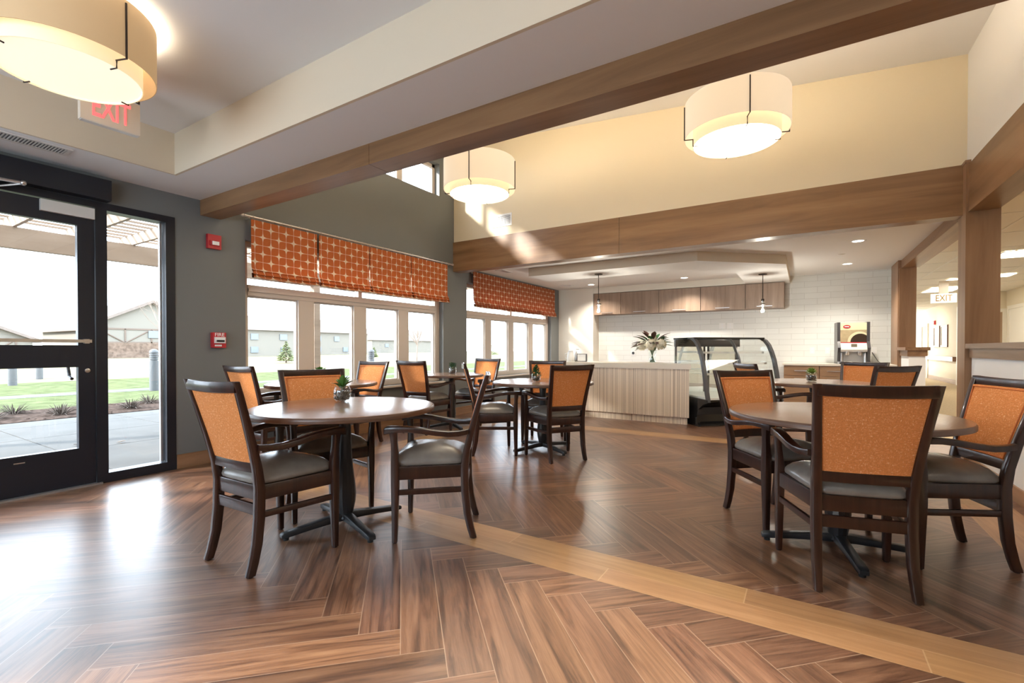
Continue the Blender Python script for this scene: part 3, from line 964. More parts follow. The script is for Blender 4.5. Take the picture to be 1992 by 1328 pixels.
# corridor
S_(MB().box(1.50, 9.0, -2.0, 34, 2.62, 2.7).build('ceiling_corridor', 'hall_ceiling', smooth=0), 'corridor ceiling')
S_(MB().box(1.50, 1.53, -2.0, 9.66, 2.45, 2.63).build('trim_2', 'pale_wall', smooth=0), 'cream fascia beside the beam')
S_(MB().box(4.5, 4.62, -2.0, 17.3, 0, 2.63).build('wall_corridor_right', 'cream_wall', smooth=0), 'cream corridor wall')
S_(MB().box(4.0, 4.62, 17.3, 17.42, 0, 2.63).build('wall_corridor_jog', 'cream_wall', smooth=0), 'cream corridor wall return')
S_(MB().box(4.0, 4.12, 17.42, 33.5, 0, 2.63).build('wall_corridor_far_right', 'cream_wall', smooth=0), 'pale corridor wall')
S_(MB().box(-3, 4.12, 33.5, 33.6, 0, 2.63).build('wall_corridor_end', 'cream_wall', smooth=0), 'end wall of the corridor')
S_(MB().box(1.30, 1.40, 9.67, 24.0, 0, 2.63).build('wall_corridor_left', 'pale_wall', smooth=0), 'left corridor wall behind the tiles')
S_(MB().box(3.985, 4.0, 17.4, 33.4, 0.0, 0.14).build('baseboard_corridor', 'base', smooth=0), 'brown corridor baseboard')
S_(MB().box(4.485, 4.5, -2.0, 17.3, 0.0, 0.14).build('baseboard_right', 'base', smooth=0), 'brown corridor baseboard')
m = MB()
for x in (2.12, 2.74, 3.36, 3.98):
    m.box(x - 0.01, x + 0.01, 0, 33, 2.615, 2.6195)
for i in range(26):
    m.box(1.53, 4.5, 1.2 + i * 1.22, 1.22 + i * 1.22, 2.615, 2.6195)
S_(m.build('trim_3', 'pale_wall', smooth=0), 'ceiling grid of the corridor')

# ------------------------------------------------------------------ chairs
def make_chair():
    t = thing('dining_chair', 'x', 'chair', group='dining chairs')
    # cushion
    def outline(hf, hr, yf, yr, n=40, p=7):
        pts = []
        for i in range(n):
            a = 2 * PI * i / n
            c, s = math.cos(a), math.sin(a)
            u = math.copysign(abs(c) ** (2 / p), c)
            v = math.copysign(abs(s) ** (2 / p), s)
            y = (yf + yr) / 2 + v * (yf - yr) / 2
            h = hr + (hf - hr) * (y - yr) / (yf - yr)
            pts.append((u * h, y))
        return pts
    base = outline(0.245, 0.192, 0.235, -0.200)
    cy = 0.02
    rings = []
    for s, z in ((0.96, 0.436), (1.0, 0.446), (1.0, 0.456), (0.985, 0.468), (0.94, 0.481), (0.85, 0.500), (0.68, 0.518), (0.45, 0.531), (0.2, 0.537), (0.03, 0.538)):
        rings.append([(x * s, cy + (y - cy) * s, z) for x, y in base])
    b = MB().loft(rings)
    b.build('seat', 'leather', t, smooth=60)
    # apron
    b = MB()
    b.bar([((-0.235, 0.203, 0.400), 0.011, 0.038), ((0.235, 0.203, 0.400), 0.011, 0.038)], 'X')
    b.bar([((-0.175, -0.190, 0.400), 0.011, 0.038), ((0.175, -0.190, 0.400), 0.011, 0.038)], 'X')
    for s in (-1, 1):
        b.bar([((s * 0.186, -0.175, 0.400), 0.038, 0.011), ((s * 0.248, 0.195, 0.400), 0.038, 0.011)], 'Y')
    b.build('apron', 'chair_wood', t)
    # side and rear stretchers
    for s in (-1, 1):
        MB().bar([((s * 0.188, -0.19, 0.290), 0.016, 0.010), ((s * 0.250, 0.200, 0.290), 0.016, 0.010)], 'Y').build('stretcher', 'chair_wood', t)
    MB().bar([((-0.185, -0.196, 0.315), 0.009, 0.028), ((0.185, -0.196, 0.315), 0.009, 0.028)], 'X').build('stretcher', 'chair_wood', t)
    rear = [(0.006, 0.192, -0.242, 0.017, 0.020), (0.06, 0.190, -0.226, 0.018, 0.021), (0.15, 0.188, -0.206, 0.020, 0.022), (0.28, 0.187, -0.193, 0.021, 0.023),
            (0.42, 0.187, -0.190, 0.021, 0.023), (0.52, 0.190, -0.203, 0.020, 0.021), (0.66, 0.199, -0.237, 0.019, 0.018), (0.80, 0.210, -0.276, 0.018, 0.016), (0.90, 0.218, -0.305, 0.018, 0.015), (0.964, 0.223, -0.325, 0.018, 0.013)]
    front = [(0.006, 0.252, 0.207, 0.015, 0.015), (0.15, 0.252, 0.205, 0.018, 0.018), (0.34, 0.251, 0.203, 0.022, 0.023), (0.46, 0.251, 0.203, 0.022, 0.023),
             (0.52, 0.253, 0.204, 0.019, 0.020), (0.58, 0.257, 0.207, 0.017, 0.018), (0.64, 0.261, 0.211, 0.018, 0.022), (0.655, 0.261, 0.212, 0.018, 0.022)]
    for prof in (rear, front):
        for s in (-1, 1):
            leg = MB().bar([((s * x, y, z), hx, hy) for z, x, y, hx, hy in prof], 'Z').build('leg', 'chair_wood', t)
            MB().lathe([(0.012, 0), (0.012, 0.008)], 12, (s * prof[0][1], prof[0][2], 0)).build('glide', 'rubber', leg)
    # arms, swept down towards the back posts
    arm = [(0.262, 0.262, 0.648, 0.019, 0.020), (0.248, 0.262, 0.654, 0.022, 0.026), (0.20, 0.262, 0.658, 0.018, 0.027), (0.13, 0.263, 0.658, 0.016, 0.026), (0.05, 0.261, 0.649, 0.016, 0.024),
           (-0.03, 0.256, 0.635, 0.016, 0.022), (-0.10, 0.246, 0.626, 0.016, 0.020), (-0.16, 0.232, 0.626, 0.016, 0.018), (-0.215, 0.216, 0.634, 0.015, 0.014)]
    for s in (-1, 1):
        MB().bar([((s * x, y, z), hz, hx) for y, x, z, hz, hx in arm], 'Y').build('armrest', 'chair_wood', t)
    # back rails
    def yb(z):
        for i in range(len(rear) - 1):
            if rear[i][0] <= z <= rear[i + 1][0]:
                k = (z - rear[i][0]) / (rear[i + 1][0] - rear[i][0])
                return rear[i][2] + k * (rear[i + 1][2] - rear[i][2]), rear[i][1] + k * (rear[i + 1][1] - rear[i][1])
        return rear[-1][2], rear[-1][1]
    st = []
    for i in range(9):
        u = -1 + i / 4
        st.append(((u * 0.222, -0.319 - 0.012 * (1 - u * u), 0.938 - 0.006 * (1 - u * u)), 0.013, 0.027))
    MB().bar(st, 'X').build('top_rail', 'chair_wood', t)
    st = []
    for i in range(7):
        u = -1 + i / 3
        st.append(((u * 0.185, -0.207 - 0.008 * (1 - u * u), 0.530), 0.010, 0.027))
    MB().bar(st, 'X').build('lower_rail', 'chair_wood', t)
    # upholstered panel, thin frame lips left and right hidden behind posts
    nz, nx = 8, 8
    fr_, bk = [], []
    b = MB()
    grid = {}
    for side in (0, 1):
        for j in range(nz + 1):
            z = 0.553 + (0.915 - 0.553) * j / nz
            y, x = yb(z)
            for i in range(nx + 1):
                u = -1 + 2 * i / nx
                bow = -0.011 * (1 - u * u)
                puff = 0.012 * (1 - u ** 4) * (1 - (2 * j / nz - 1) ** 4)
                yy = y + bow + (0.014 + puff if side else -0.006)
                grid[side, i, j] = b.b.verts.new((u * (x - 0.015), yy, z))
    for j in range(nz):
        for i in range(nx):
            b.b.faces.new((grid[1, i + 1, j], grid[1, i, j], grid[1, i, j + 1], grid[1, i + 1, j + 1]))
            b.b.faces.new((grid[0, i, j], grid[0, i + 1, j], grid[0, i + 1, j + 1], grid[0, i, j + 1]))
    for j in range(nz):
        b.b.faces.new((grid[0, 0, j], grid[0, 0, j + 1], grid[1, 0, j + 1], grid[1, 0, j]))
        b.b.faces.new((grid[1, nx, j], grid[1, nx, j + 1], grid[0, nx, j + 1], grid[0, nx, j]))
    for i in range(nx):
        b.b.faces.new((grid[0, i + 1, 0], grid[0, i, 0], grid[1, i, 0], grid[1, i + 1, 0]))
        b.b.faces.new((grid[0, i, nz], grid[0, i + 1, nz], grid[1, i + 1, nz], grid[1, i, nz]))
    bp = b.build('backrest', 'orange', t, smooth=50)
    pts = []
    for i in range(17):
        u = -1 + i / 8; y, x = yb(0.905); pts.append((u * (x - 0.027), y - 0.011 * (1 - u * u) + 0.016, 0.905))
    for j in range(1, 8):
        z = 0.905 - 0.342 * j / 8; y, x = yb(z); pts.append((x - 0.027, y + 0.016, z))
    for i in range(17):
        u = 1 - i / 8; y, x = yb(0.563); pts.append((u * (x - 0.027), y - 0.011 * (1 - u * u) + 0.016, 0.563))
    for j in range(1, 8):
        z = 0.563 + 0.342 * j / 8; y, x = yb(z); pts.append((-(x - 0.027), y + 0.016, z))
    MB().tube(pts, 0.0038, 6, closed=True).build('piping', 'piping', bp)
    return t

CHAIRS = [   # x, y, turn, label
    (0.183, 2.862, 0.261, 'dining chair in the right foreground seen from behind, its orange back towards the room'),
    (-0.152, 3.547, -2.373, 'dining chair left of the front right table, its front towards the viewer'),
    (0.618, 3.420, 1.903, 'dining chair at the right picture edge in front of the white half wall'),
    (-2.491, 1.500, 0.022, 'dining chair nearest the glass door, large and seen from behind at the left table'),
    (-1.966, 2.254, 2.162, 'dining chair seen side-on with a shiny seat, right of the left foreground table'),
    (-2.868, 2.112, -1.923, 'dining chair behind the left foreground table, orange back facing the viewer over the table top'),
    (-2.866, 4.222, -0.861, 'dining chair seen side-on at the middle table, partly hidden by the chair in front'),
    (-2.166, 4.355, 0.956, 'dining chair seen from behind at the middle table, standing before the striped counter'),
    (-2.690, 5.094, 3.536, 'dining chair on the far side of the middle table near the counter end'),
    (-4.354, 2.614, 0.013, 'dining chair between the fire alarm wall and the first window, at the window table'),
    (-4.478, 3.690, 3.218, 'dining chair under the first window facing left across the window table'),
    (-4.330, 4.768, 0.070, 'dining chair seen from behind near the right end of the first window'),
    (-4.230, 5.747, 3.119, 'dining chair below the second window facing the small window table'),
    (0.462, 6.520, 2.698, 'dining chair below the coffee machine, facing the viewer at the rear right table'),
    (0.512, 5.681, 0.707, 'dining chair seen from behind at the rear right table beside the corner column'),
    (-0.266, 5.726, 5.272, 'dining chair whose top rail shows before the display case at the rear right table'),
]
chair0 = make_chair()
for i, (x, y, a, lab) in enumerate(CHAIRS):
    if i == 0:
        chair0.location = (x, y, 0); chair0.rotation_euler = (0, 0, a); chair0['label'] = lab
    else:
        dup(chair0, (x, y, 0), a, lab)

# ------------------------------------------------------------------ tables
def make_table(R=0.557, H=0.758):
    t = thing('dining_table', 'x', 'table', group='round dining tables')
    m = MB()
    m.lathe([(R - 0.012, H - 0.034), (R - 0.002, H - 0.028), (R, H - 0.018), (R - 0.001, H - 0.008), (R - 0.006, H - 0.001), (R - 0.012, H)], 72)
    o = m.build('tabletop', 'table_top', t, smooth=40)
    MB().lathe([(R - 0.010, H - 0.0335), (R + 0.001, H - 0.029), (R + 0.0015, H - 0.018), (R + 0.001, H - 0.010), (R - 0.004, H - 0.0015)], 72, cap=False).build('edge_band', 'table_edge', t)
    m = MB()
    m.lathe([(0.05, 0.052), (0.044, 0.066), (0.050, 0.10), (0.060, 0.15), (0.064, 0.20), (0.060, 0.26), (0.050, 0.34), (0.041, 0.43), (0.036, 0.54), (0.035, 0.64), (0.042, 0.700)], 14)
    m.build('column', 'table_base', t, smooth=25)
    m = MB()
    m.box(-0.20, 0.20, -0.02, 0.02, H - 0.056, H - 0.035)
    m.box(-0.02, 0.02, -0.20, 0.20, H - 0.0555, H - 0.0345)
    m.build('top_bracket', 'table_base', t, smooth=0)
    for k in range(4):
        a = k * PI / 2
        m = MB()
        m.bar([((0.0, 0, 0.060), 0.030, 0.024), ((0.08, 0, 0.058), 0.028, 0.022), ((0.22, 0, 0.045), 0.025, 0.017), ((0.345, 0, 0.033), 0.025, 0.016), ((0.372, 0, 0.031), 0.024, 0.014), ((0.384, 0, 0.028), 0.020, 0.010)], 'X')
        bmesh.ops.rotate(m.b, verts=m.b.verts, cent=(0, 0, 0), matrix=Matrix.Rotation(a, 3, 'Z'))
        f = m.build('foot', 'table_base', t, smooth=30)
        MB().lathe([(0.016, 0), (0.016, 0.012), (0.008, 0.02)], 14, (0.355 * math.cos(a), 0.355 * math.sin(a), 0)).build('glide', 'rubber', f)
    return t
TABLES = [
    (-2.470, 1.965, 4.43, 'round dining table in the left foreground with a glass planter on it'),
    (0.166, 3.205, 3.378, 'round dining table in the right foreground, bare top'),
    (-2.460, 4.600, -0.42, 'round dining table in the middle of the room with a cone-shaped plant on it'),
    (0.090, 6.120, 0.72, 'round dining table at the rear right before the low oak cabinets'),
    (-4.345, 3.170, 0.4, 'round dining table against the first window behind other chairs'),
]
tb = make_table()
for i, (x, y, a, lab) in enumerate(TABLES):
    if i == 0:
        tb.location = (x, y, 0); tb.rotation_euler = (0, 0, a); tb['label'] = lab
    else:
        dup(tb, (x, y, 0), a, lab)
ts = make_table(0.46)
ts.location = (-4.26, 5.21, 0); ts.rotation_euler = (0, 0, 1.05)
ts['label'] = 'small round dining table by the wall between the two windows'

# ------------------------------------------------------------------ planters on the tables
def planter(loc, label, kind, r=0.056, seed=1):
    rng = random.Random(seed)
    t = thing('glass_planter', label, 'plant', loc, rng.random() * 6, 'table planters')
    k = r / 0.056
    prof = [(0.025, 0.0), (0.040, 0.006), (0.052, 0.028), (0.056, 0.052), (0.052, 0.078), (0.043, 0.096), (0.041, 0.100)]
    MB().lathe([(a * k, z * k) for a, z in prof], 28, cap=False).build('bowl', 'bowl_glass', t, smooth=80)
    m = MB()
    for i in range(170):
        a, rr, z = rng.random() * 6.28, math.sqrt(rng.random()) * 0.043, 0.012 + rng.random() * 0.055
        m.ball((rr * k * math.cos(a), rr * k * math.sin(a), z * k), 0.0085 * k, 1, (1.1, 0.9, 0.75))
    m.build('pebbles', 'pebble', t)['kind'] = 'stuff'
    m = MB()
    zt = 0.058 * k
    if kind == 'broad':
        for i in range(11):
            a = i * 2.4 + rng.random() * 0.5
            el = 0.75 + 0.5 * rng.random() if i < 7 else 1.35
            L = 0.10 + rng.random() * 0.055
            m.leaf((0.008 * math.cos(a), 0.008 * math.sin(a), zt + 0.025), (math.cos(a) * math.cos(el), math.sin(a) * math.cos(el), math.sin(el)), L, 0.042, curl=0.35)
        m.build('foliage', 'leaf', t, smooth=60)
    elif kind == 'cone':
        for i in range(330):
            h = rng.random()
            a = rng.random() * 6.28
            rr = 0.056 * (1 - h) ** 0.8 * (0.5 + 0.5 * rng.random())
            m.leaf((rr * math.cos(a), rr * math.sin(a), zt + h * 0.125), (math.cos(a), math.sin(a), 0.7 + rng.random()), 0.028, 0.011, curl=0.2, rows=2)
        m.build('foliage', 'leaf_dark', t, smooth=60)
    elif kind == 'bushy':
        for i in range(320):
            a, b = rng.random() * 6.28, rng.random()
            rr = 0.048 * math.sqrt(rng.random())
            z = zt + 0.012 + 0.085 * b
            m.leaf((rr * math.cos(a), rr * math.sin(a), z), (math.cos(a), math.sin(a), 0.3 + rng.random()), 0.026, 0.011, curl=0.2, rows=2)
        m.build('foliage', 'leaf_dark', t, smooth=60)
    else:
        for i in range(34):
            a = i * 2.399
            el = 0.25 + 1.1 * (i / 34)
            L = 0.062 - 0.02 * (i / 34)
            m.leaf((0.010 * math.cos(a), 0.010 * math.sin(a), zt + 0.02 + 0.03 * i / 34), (math.cos(a) * math.cos(el), math.sin(a) * math.cos(el), math.sin(el)), L, 0.032, curl=-0.1, rows=4)
        m.build('foliage', 'leaf_lime', t, smooth=60)
    MB().tube([(0, 0, 0.03 * k), (0.002, 0.001, zt + 0.05)], 0.005, 8).build('stem', 'stem', t)
planter((-2.690, 2.115, 0.7585), 'glass bowl planter with broad green leaves on the left foreground table', 'broad', 0.060, 4)
planter((-2.480, 4.480, 0.7585), 'glass bowl planter with a cone-shaped dark plant on the middle table', 'cone', 0.052, 2)
planter((-4.300, 5.290, 0.7585), 'glass bowl planter with a dark bushy plant on the small table between the windows', 'bushy', 0.054, 3)
planter((0.070, 6.110, 0.7585), 'mirrored bowl planter with pale lime leaves on the rear right table', 'lime', 0.056, 5)
planter((-4.420, 3.190, 0.7585), 'planter with green leaves peeping over a chair back before the first window', 'broad', 0.056, 9)

# ------------------------------------------------------------------ drum lamps
def drum(loc, R, h, cloth, drop, label, top, energy):
    """outer cloth drum, smaller inner drum with a diffuser disc, four metal straps"""
    t = thing('drum_pendant', label, 'lamp', loc, 0, 'drum pendant lamps')   # origin: bottom of outer drum
    MB().lathe([(R, 0), (R, h), (R - 0.004, h), (R - 0.004, 0), (R, 0)], 64, cap=False).build('outer_shade', cloth, t, smooth=60)
    r = R * 0.83
    i = MB().lathe([(r, -drop), (r, h * 0.86), (r - 0.004, h * 0.86), (r - 0.004, -drop), (r, -drop)], 64, cap=False).build('inner_shade', 'inner_shade', t, smooth=60)
    MB().lathe([(r - 0.006, -drop + 0.010), (r - 0.006, -drop + 0.014)], 64).build('diffuser', 'diffuser_low' if cloth == 'shade_low' else 'diffuser', i, smooth=40)
    for k in range(4):
        a = 0.35 + k * PI / 2
        c, s = math.cos(a), math.sin(a)
        m = MB()
        m.tube([(c * (R + 0.004), s * (R + 0.004), h * 0.93), (c * (R + 0.004), s * (R + 0.004), -0.012)], 0.005, 6)
        m.tube([(c * (R + 0.006), s * (R + 0.006), -0.010), (c * (r - 0.0), s * (r - 0.0), -0.010)], 0.004, 6)
        m.tube([(c * (r + 0.004), s * (r + 0.004), -0.010), (c * (r + 0.004), s * (r + 0.004), -drop - 0.004), (c * (r - 0.035), s * (r - 0.035), -drop - 0.005)], 0.004, 6)
        m.build('strap', 'bronze', t)
    m = MB()
    m.tube([(-R + 0.007, 0, h * 0.6), (R - 0.007, 0, h * 0.6)], 0.006, 6)
    m.tube([(0, -R + 0.007, h * 0.6), (0, R - 0.007, h * 0.6)], 0.006, 6)
    m.build('spider', 'bronze', t)
    MB().tube([(0, 0, h * 0.5), (0, 0, top - loc[2] - 0.02)], 0.008, 8).build('rod', 'bronze', t)
    MB().lathe([(0.07, 0), (0.075, 0.012), (0.075, 0.022)], 24, (0, 0, top - loc[2] - 0.024)).build('canopy', 'bronze', t)
    light('bulb_light', 'POINT', (0, 0, h * 0.70), energy, WARM, t, 0.10)
    return t
drum((-3.22, 0.857, 2.575), 0.362, 0.285, 'shade_low', 0.045, 'big tan drum lamp hanging in front of the red EXIT sign', 2.885, LAMP_W * 0.8)
drum((-0.55, 0.857, 2.575), 0.362, 0.285, 'shade_low', 0.045, 'second tan drum lamp, added out of view to light the front of the room', 2.885, LAMP_W * 0.8)  # extra lamp out of view, added to brighten the front of the room
drum((-2.94, 4.070, 2.803), 0.38, 0.30, 'shade_high', 0.048, 'pale drum lamp hanging below the clerestory window', zc(-2.94), HALL_W)
drum((-0.464, 4.080, 2.803), 0.38, 0.27, 'shade_high', 0.060, 'pale drum lamp hanging before the cream wall on the right', zc(-0.464), HALL_W)

# ------------------------------------------------------------------ small fixtures
def exit_sign(loc, rz, label, lit, ceil, s=1.0, cat='sign', wide=1.0):
    t = thing('exit_sign', label, cat, loc, rz)   # face looks along +x
    MB().box(-0.022, 0.022, -0.155 * s * wide, 0.155 * s * wide, 0, 0.205 * s).build('housing', 'lit_sign' if lit else 'sign_face', t, smooth=0, bevel=0.006)
    MB().box(-0.020, 0.020, -0.15 * s * wide, 0.15 * s * wide, -0.006, 0.0).build('base_strip', 'silver_white', t, smooth=0)
    MB().box(-0.02, 0.02, -0.08, 0.08, 0.205 * s, ceil - loc[2]).build('mount', 'sign_face', t, smooth=0)
    text('letters', 'EXIT', 0.20 * s, 'lit_text' if lit else 'red_text', t, (0.0225, 0, 0.10 * s), (PI / 2, 0, PI / 2), 0.002, 0.50 * wide)
    return t
exit_sign((-3.85, 1.225, 2.560), 0.0, 'ceiling EXIT sign with red letters near the glass door', False, 2.885)
exit_sign((2.64, 14.0, 2.14), -PI / 2, 'glowing EXIT sign hanging in the corridor', True, 2.62, 1.0, wide=1.4)

def register(name, loc, rz, w_, d_, label, mat='vent_white', tilt=0, slats=9, cat='vent', along=True):
    """ceiling or wall register: frame, dark duct, slats; local z is the facing normal"""
    t = thing(name, label, cat, loc, rz)
    if tilt: t.rotation_euler = tilt
    m = MB(); b = 0.022
    for x0, x1, y0, y1 in ((-w_ / 2, w_ / 2, -d_ / 2, -d_ / 2 + b), (-w_ / 2, w_ / 2, d_ / 2 - b, d_ / 2), (-w_ / 2, -w_ / 2 + b, -d_ / 2 + b, d_ / 2 - b), (w_ / 2 - b, w_ / 2, -d_ / 2 + b, d_ / 2 - b)):
        m.box(x0, x1, y0, y1, 0.0005, 0.008)
    m.build('frame', mat, t, smooth=0)
    MB().box(-w_ / 2 + b, w_ / 2 - b, -d_ / 2 + b, d_ / 2 - b, 0.0005, 0.002).build('duct', 'dark_grey', t, smooth=0)
    m = MB()
    L = d_ - 2 * b
    for i in range(slats):
        y = -d_ / 2 + b + L * (i + 0.5) / slats
        m.box(-w_ / 2 + b, w_ / 2 - b, y - L / slats * 0.20, y + L / slats * 0.20, 0.003, 0.007)
    m.build('louvre', mat, t, smooth=0)
    return t
register('wall_vent', (-3.995, 6.125, 3.11), 0, 0.36, 0.19, 'white louvred vent high on the cream wall', tilt=(PI / 2, 0, 0))
register('ceiling_vent', (-4.56, 1.00, SOF), 0, 0.17, 0.42, 'ceiling vent above the glass door', mat='silver_white', tilt=(PI, 0, 0), slats=22)
register('ceiling_vent', (-4.55, 7.05, REAR), 0, 0.16, 0.35, 'ceiling vent near the top of the second window blind', tilt=(PI, 0, 0), slats=14)
register('ceiling_vent', (-4.45, 9.40, REAR), 0, 0.30, 0.16, 'ceiling vent in the corner above the end wall', tilt=(PI, 0, 0), slats=7)

st = thing('alarm_strobe', 'red fire alarm strobe high on the grey wall', 'alarm', (W, 2.375, 2.098))
MB().box(0, 0.035, -0.062, 0.062, 0, 0.138).build('housing', 'red', st, smooth=0, bevel=0.008)
MB().box(0.035, 0.05, -0.045, 0.045, 0.03, 0.075).build('lens_base', 'red', st, smooth=0, bevel=0.004)
MB().box(0.045, 0.062, -0.03, 0.03, 0.035, 0.07).build('lens', 'vent_white', st, smooth=0, bevel=0.006)
pu = thing('fire_pull_station', 'red fire pull box lettered FIRE on the grey wall', 'alarm', (W, 2.41, 1.128))
MB().box(0, 0.045, -0.062, 0.062, 0, 0.150).build('housing', 'red', pu, smooth=0, bevel=0.005)
MB().box(0.045, 0.060, -0.050, 0.050, 0.045, 0.105).build('handle_plate', 'vent_white', pu, smooth=0, bevel=0.003)
MB().box(0.060, 0.072, -0.034, 0.034, 0.058, 0.076).build('handle', 'black_gloss', pu, smooth=0, bevel=0.003)
text('lettering', 'FIRE', 0.046, 'vent_white', pu, (0.0455, 0, 0.127), (PI / 2, 0, PI / 2), 0.001, 1.1)
MB().box(0.045, 0.0465, -0.045, 0.02, 0.014, 0.03).build('instruction_label', 'vent_white', pu, smooth=0)

def downlight(x, y, z, label):
    t = thing('downlight', label, 'ceiling light', (x, y, z), 0, 'recessed downlights')
    MB().lathe([(0.085, -0.004), (0.085, 0.0), (0.062, 0.0), (0.062, -0.003), (0.085, -0.004)], 32, cap=False).build('trim_ring', 'vent_white', t)
    MB().lathe([(0.062, -0.0025), (0.062, -0.001)], 32).build('lens', 'can', t)
    light('beam_light', 'SPOT', (0, 0, -0.02), CAN_W, WARM2, t, 0.05, 2.3)
    return t
downlight(0.581, 7.467, REAR, 'recessed downlight nearest the cross beam, right of the soffit')
downlight(0.590, 9.388, REAR, 'recessed downlight above the coffee machine')
downlight(-1.99, 9.548, REAR, 'recessed downlight over the middle of the wall cabinets')
downlight(-3.912, 9.522, REAR, 'recessed downlight at the left end of the wall cabinets')
for x, y, z, lab in ((0.458, 8.375, REAR, 'small round ceiling sensor between the two right downlights'), (-1.278, 8.0, REAR, 'small round ceiling sensor above the counter')):
    tag(MB().lathe([(0.03, -0.012), (0.045, -0.004), (0.045, 0)], 24).build('ceiling_sensor', 'silver_white', None, (x, y, z)), lab, 'sensor')

# curtain rod and the roman blinds
XS = -4.875
rod = thing('curtain_rod', 'thin metal curtain rod above the first window', 'curtain rod', (XS, 2.64, 2.487))
MB().tube([(0, 0, 0), (0, 3.34, 0)], 0.012, 12).build('pole', 'steel', rod)
for y in (-0.02, 3.36):
    MB().lathe([(0.014, -0.015), (0.017, -0.01), (0.017, 0.012), (0.010, 0.02)], 16).build('finial', 'steel', rod, (0, y, 0), rot=(PI / 2, 0, 0))
for y in (0.05, 1.64, 3.27):
    MB().tube([(0, y, -0.012), (-0.03, y, -0.02), (W - XS + 0.004, y, -0.02)], 0.007, 8).build('bracket', 'steel', rod)

def roman(y0, y1, z0, z1, mat, label, rings, group):
    t = thing('roman_blind', label, 'blind', (XS, (y0 + y1) / 2, z0), 0, group)
    h = (y1 - y0) / 2
    H = z1 - z0
    prof = [(0.0, H), (0.0, 0.26), (0.003, 0.115), (0.030, 0.082), (0.026, 0.078), (0.006, 0.092), (0.044, 0.040), (0.040, 0.036), (0.012, 0.052), (0.052, 0.004), (0.046, 0.0), (0.016, 0.0), (0.008, 0.05)]
    m = MB()
    n = 12
    cols = []
    th = 0.004
    for i in range(n + 1):
        y = -h + 2 * h * i / n
        wv = 0.004 * math.sin(i * 1.9)
        sag = -0.006 * math.sin(PI * i / n)
        front = [(x + (wv if z < 0.3 else wv * 0.4), y, z + (sag if z < 0.15 else 0)) for x, z in prof]
        back = [(x - th, y0_, z) for x, y0_, z in front]
        cols.append([m.b.verts.new(p) for p in front + back[::-1]])
    for i in range(n):
        a, c = cols[i], cols[i + 1]
        for j in range(len(a)):
            k = (j + 1) % len(a)
            m.b.faces.new((a[k], a[j], c[j], c[k]))
    m.b.faces.new(cols[0]); m.b.faces.new(cols[-1][::-1])
    m.build('cloth', mat, t, smooth=40)
    if rings:
        for i in range(8):
            y = -h + 0.02 + (2 * h - 0.04) * i / 7
            MB().tube([(0.019 * math.cos(a), y, H + 0.0215 + 0.019 * math.sin(a)) for a in [q * PI / 6 for q in range(12)]], 0.0026, 5, True).build('ring', 'steel', t)
    else:
        MB().box(-0.05, -0.005, -h, h, H - 0.03, H).build('head_rail', 'win_frame', t, smooth=0)
for (a, b), lab in zip(((2.712, 3.488), (3.516, 4.272), (4.284, 5.046), (5.058, 5.868)), ('leftmost', 'second from the left', 'third from the left', 'rightmost, next to the back beam')):
    roman(a, b, 1.855, 2.462, 'lattice', 'orange lattice roman blind over the first window, %s' % lab, True, 'orange roman blinds of the first window')
for (a, b), lab in zip(((6.565, 7.3375), (7.3385, 8.1185), (8.1195, 8.9035), (8.9045, 9.700)), ('nearest the back beam', 'second from the beam', 'third from the beam', 'next to the cream end wall')):
    roman(a, b, 1.845, 2.455, 'lattice2', 'rust lattice roman blind of the second window, %s' % lab, False, 'rust roman blinds of the second window')
tag(MB().box(0, 0.006, -0.035, 0.035, 0, 0.115).build('wall_outlet', 'white_plastic', None, (W, 5.36, 0.36), smooth=0, bevel=0.002), 'white power outlet low on the grey wall under the first window', 'outlet')

# ------------------------------------------------------------------ serving counter
ct = thing('serving_counter', 'long serving counter with striped front and pale top', 'counter', (-1.37, 7.15, 0))
def cpoly(dx0, f, bk, e):
    # canted right end parallel to the display case
    return [(-2.23 + dx0, f), (-0.02 - e, f), (-0.02 - e - (bk - f) * 0.90, bk), (-2.23 + dx0, bk)]
MB().prism(cpoly(0.06, 0.055, 0.70, 0.06), 0, 0.105).build('kick', 'stripes', ct, smooth=0)
MB().prism(cpoly(0.02, 0.018, 0.74, 0.03), 0.105, 0.815).build('body', 'stripes', ct, smooth=0)
MB().prism(cpoly(0.0, -0.008, 0.78, 0.0), 0.815, 0.895).build('top', 'counter_top', ct, smooth=0, bevel=0.006)

# curved pastry case, set square to the canted soffit
PH = math.radians(42.5)
cs = thing('display_case', 'curved glass pastry display case with black ends beside the counter', 'display case', (-1.30, 7.14, 0), PH)
# local: +x along the case, -y towards the room; glass profile as (out, z)
LC = 1.20
prof = [(-0.34, 1.272), (-0.24, 1.284), (-0.15, 1.280), (-0.07, 1.245), (0.0, 1.18), (0.06, 1.08), (0.113, 0.96), (0.155, 0.80), (0.188, 0.645), (0.222, 0.50), (0.25, 0.40)]
def rail(x, name, wd=0.022):
    m = MB()
    rings = []
    for i, (o, z) in enumerate(prof[1:] + [(0.255, 0.37)]):
        rings.append([(x - wd, -o, z), (x + wd, -o, z), (x + wd, -o + 0.045, z - 0.02), (x - wd, -o + 0.045, z - 0.02)])
    m.loft(rings)
    return m.build(name, 'dark_grey', cs, smooth=40)
rail(0.022, 'end_rail'); rail(LC - 0.022, 'end_rail'); rail(LC * 0.5, 'centre_rail', 0.010)
m = MB()
for i in range(len(prof) - 1):
    (o0, z0), (o1, z1) = prof[i], prof[i + 1]
    m.face([(0.04, -o0 + 0.004, z0), (LC - 0.04, -o0 + 0.004, z0), (LC - 0.04, -o1 + 0.004, z1), (0.04, -o1 + 0.004, z1)])
m.build('curved_glass', 'case_glass', cs, smooth=60)
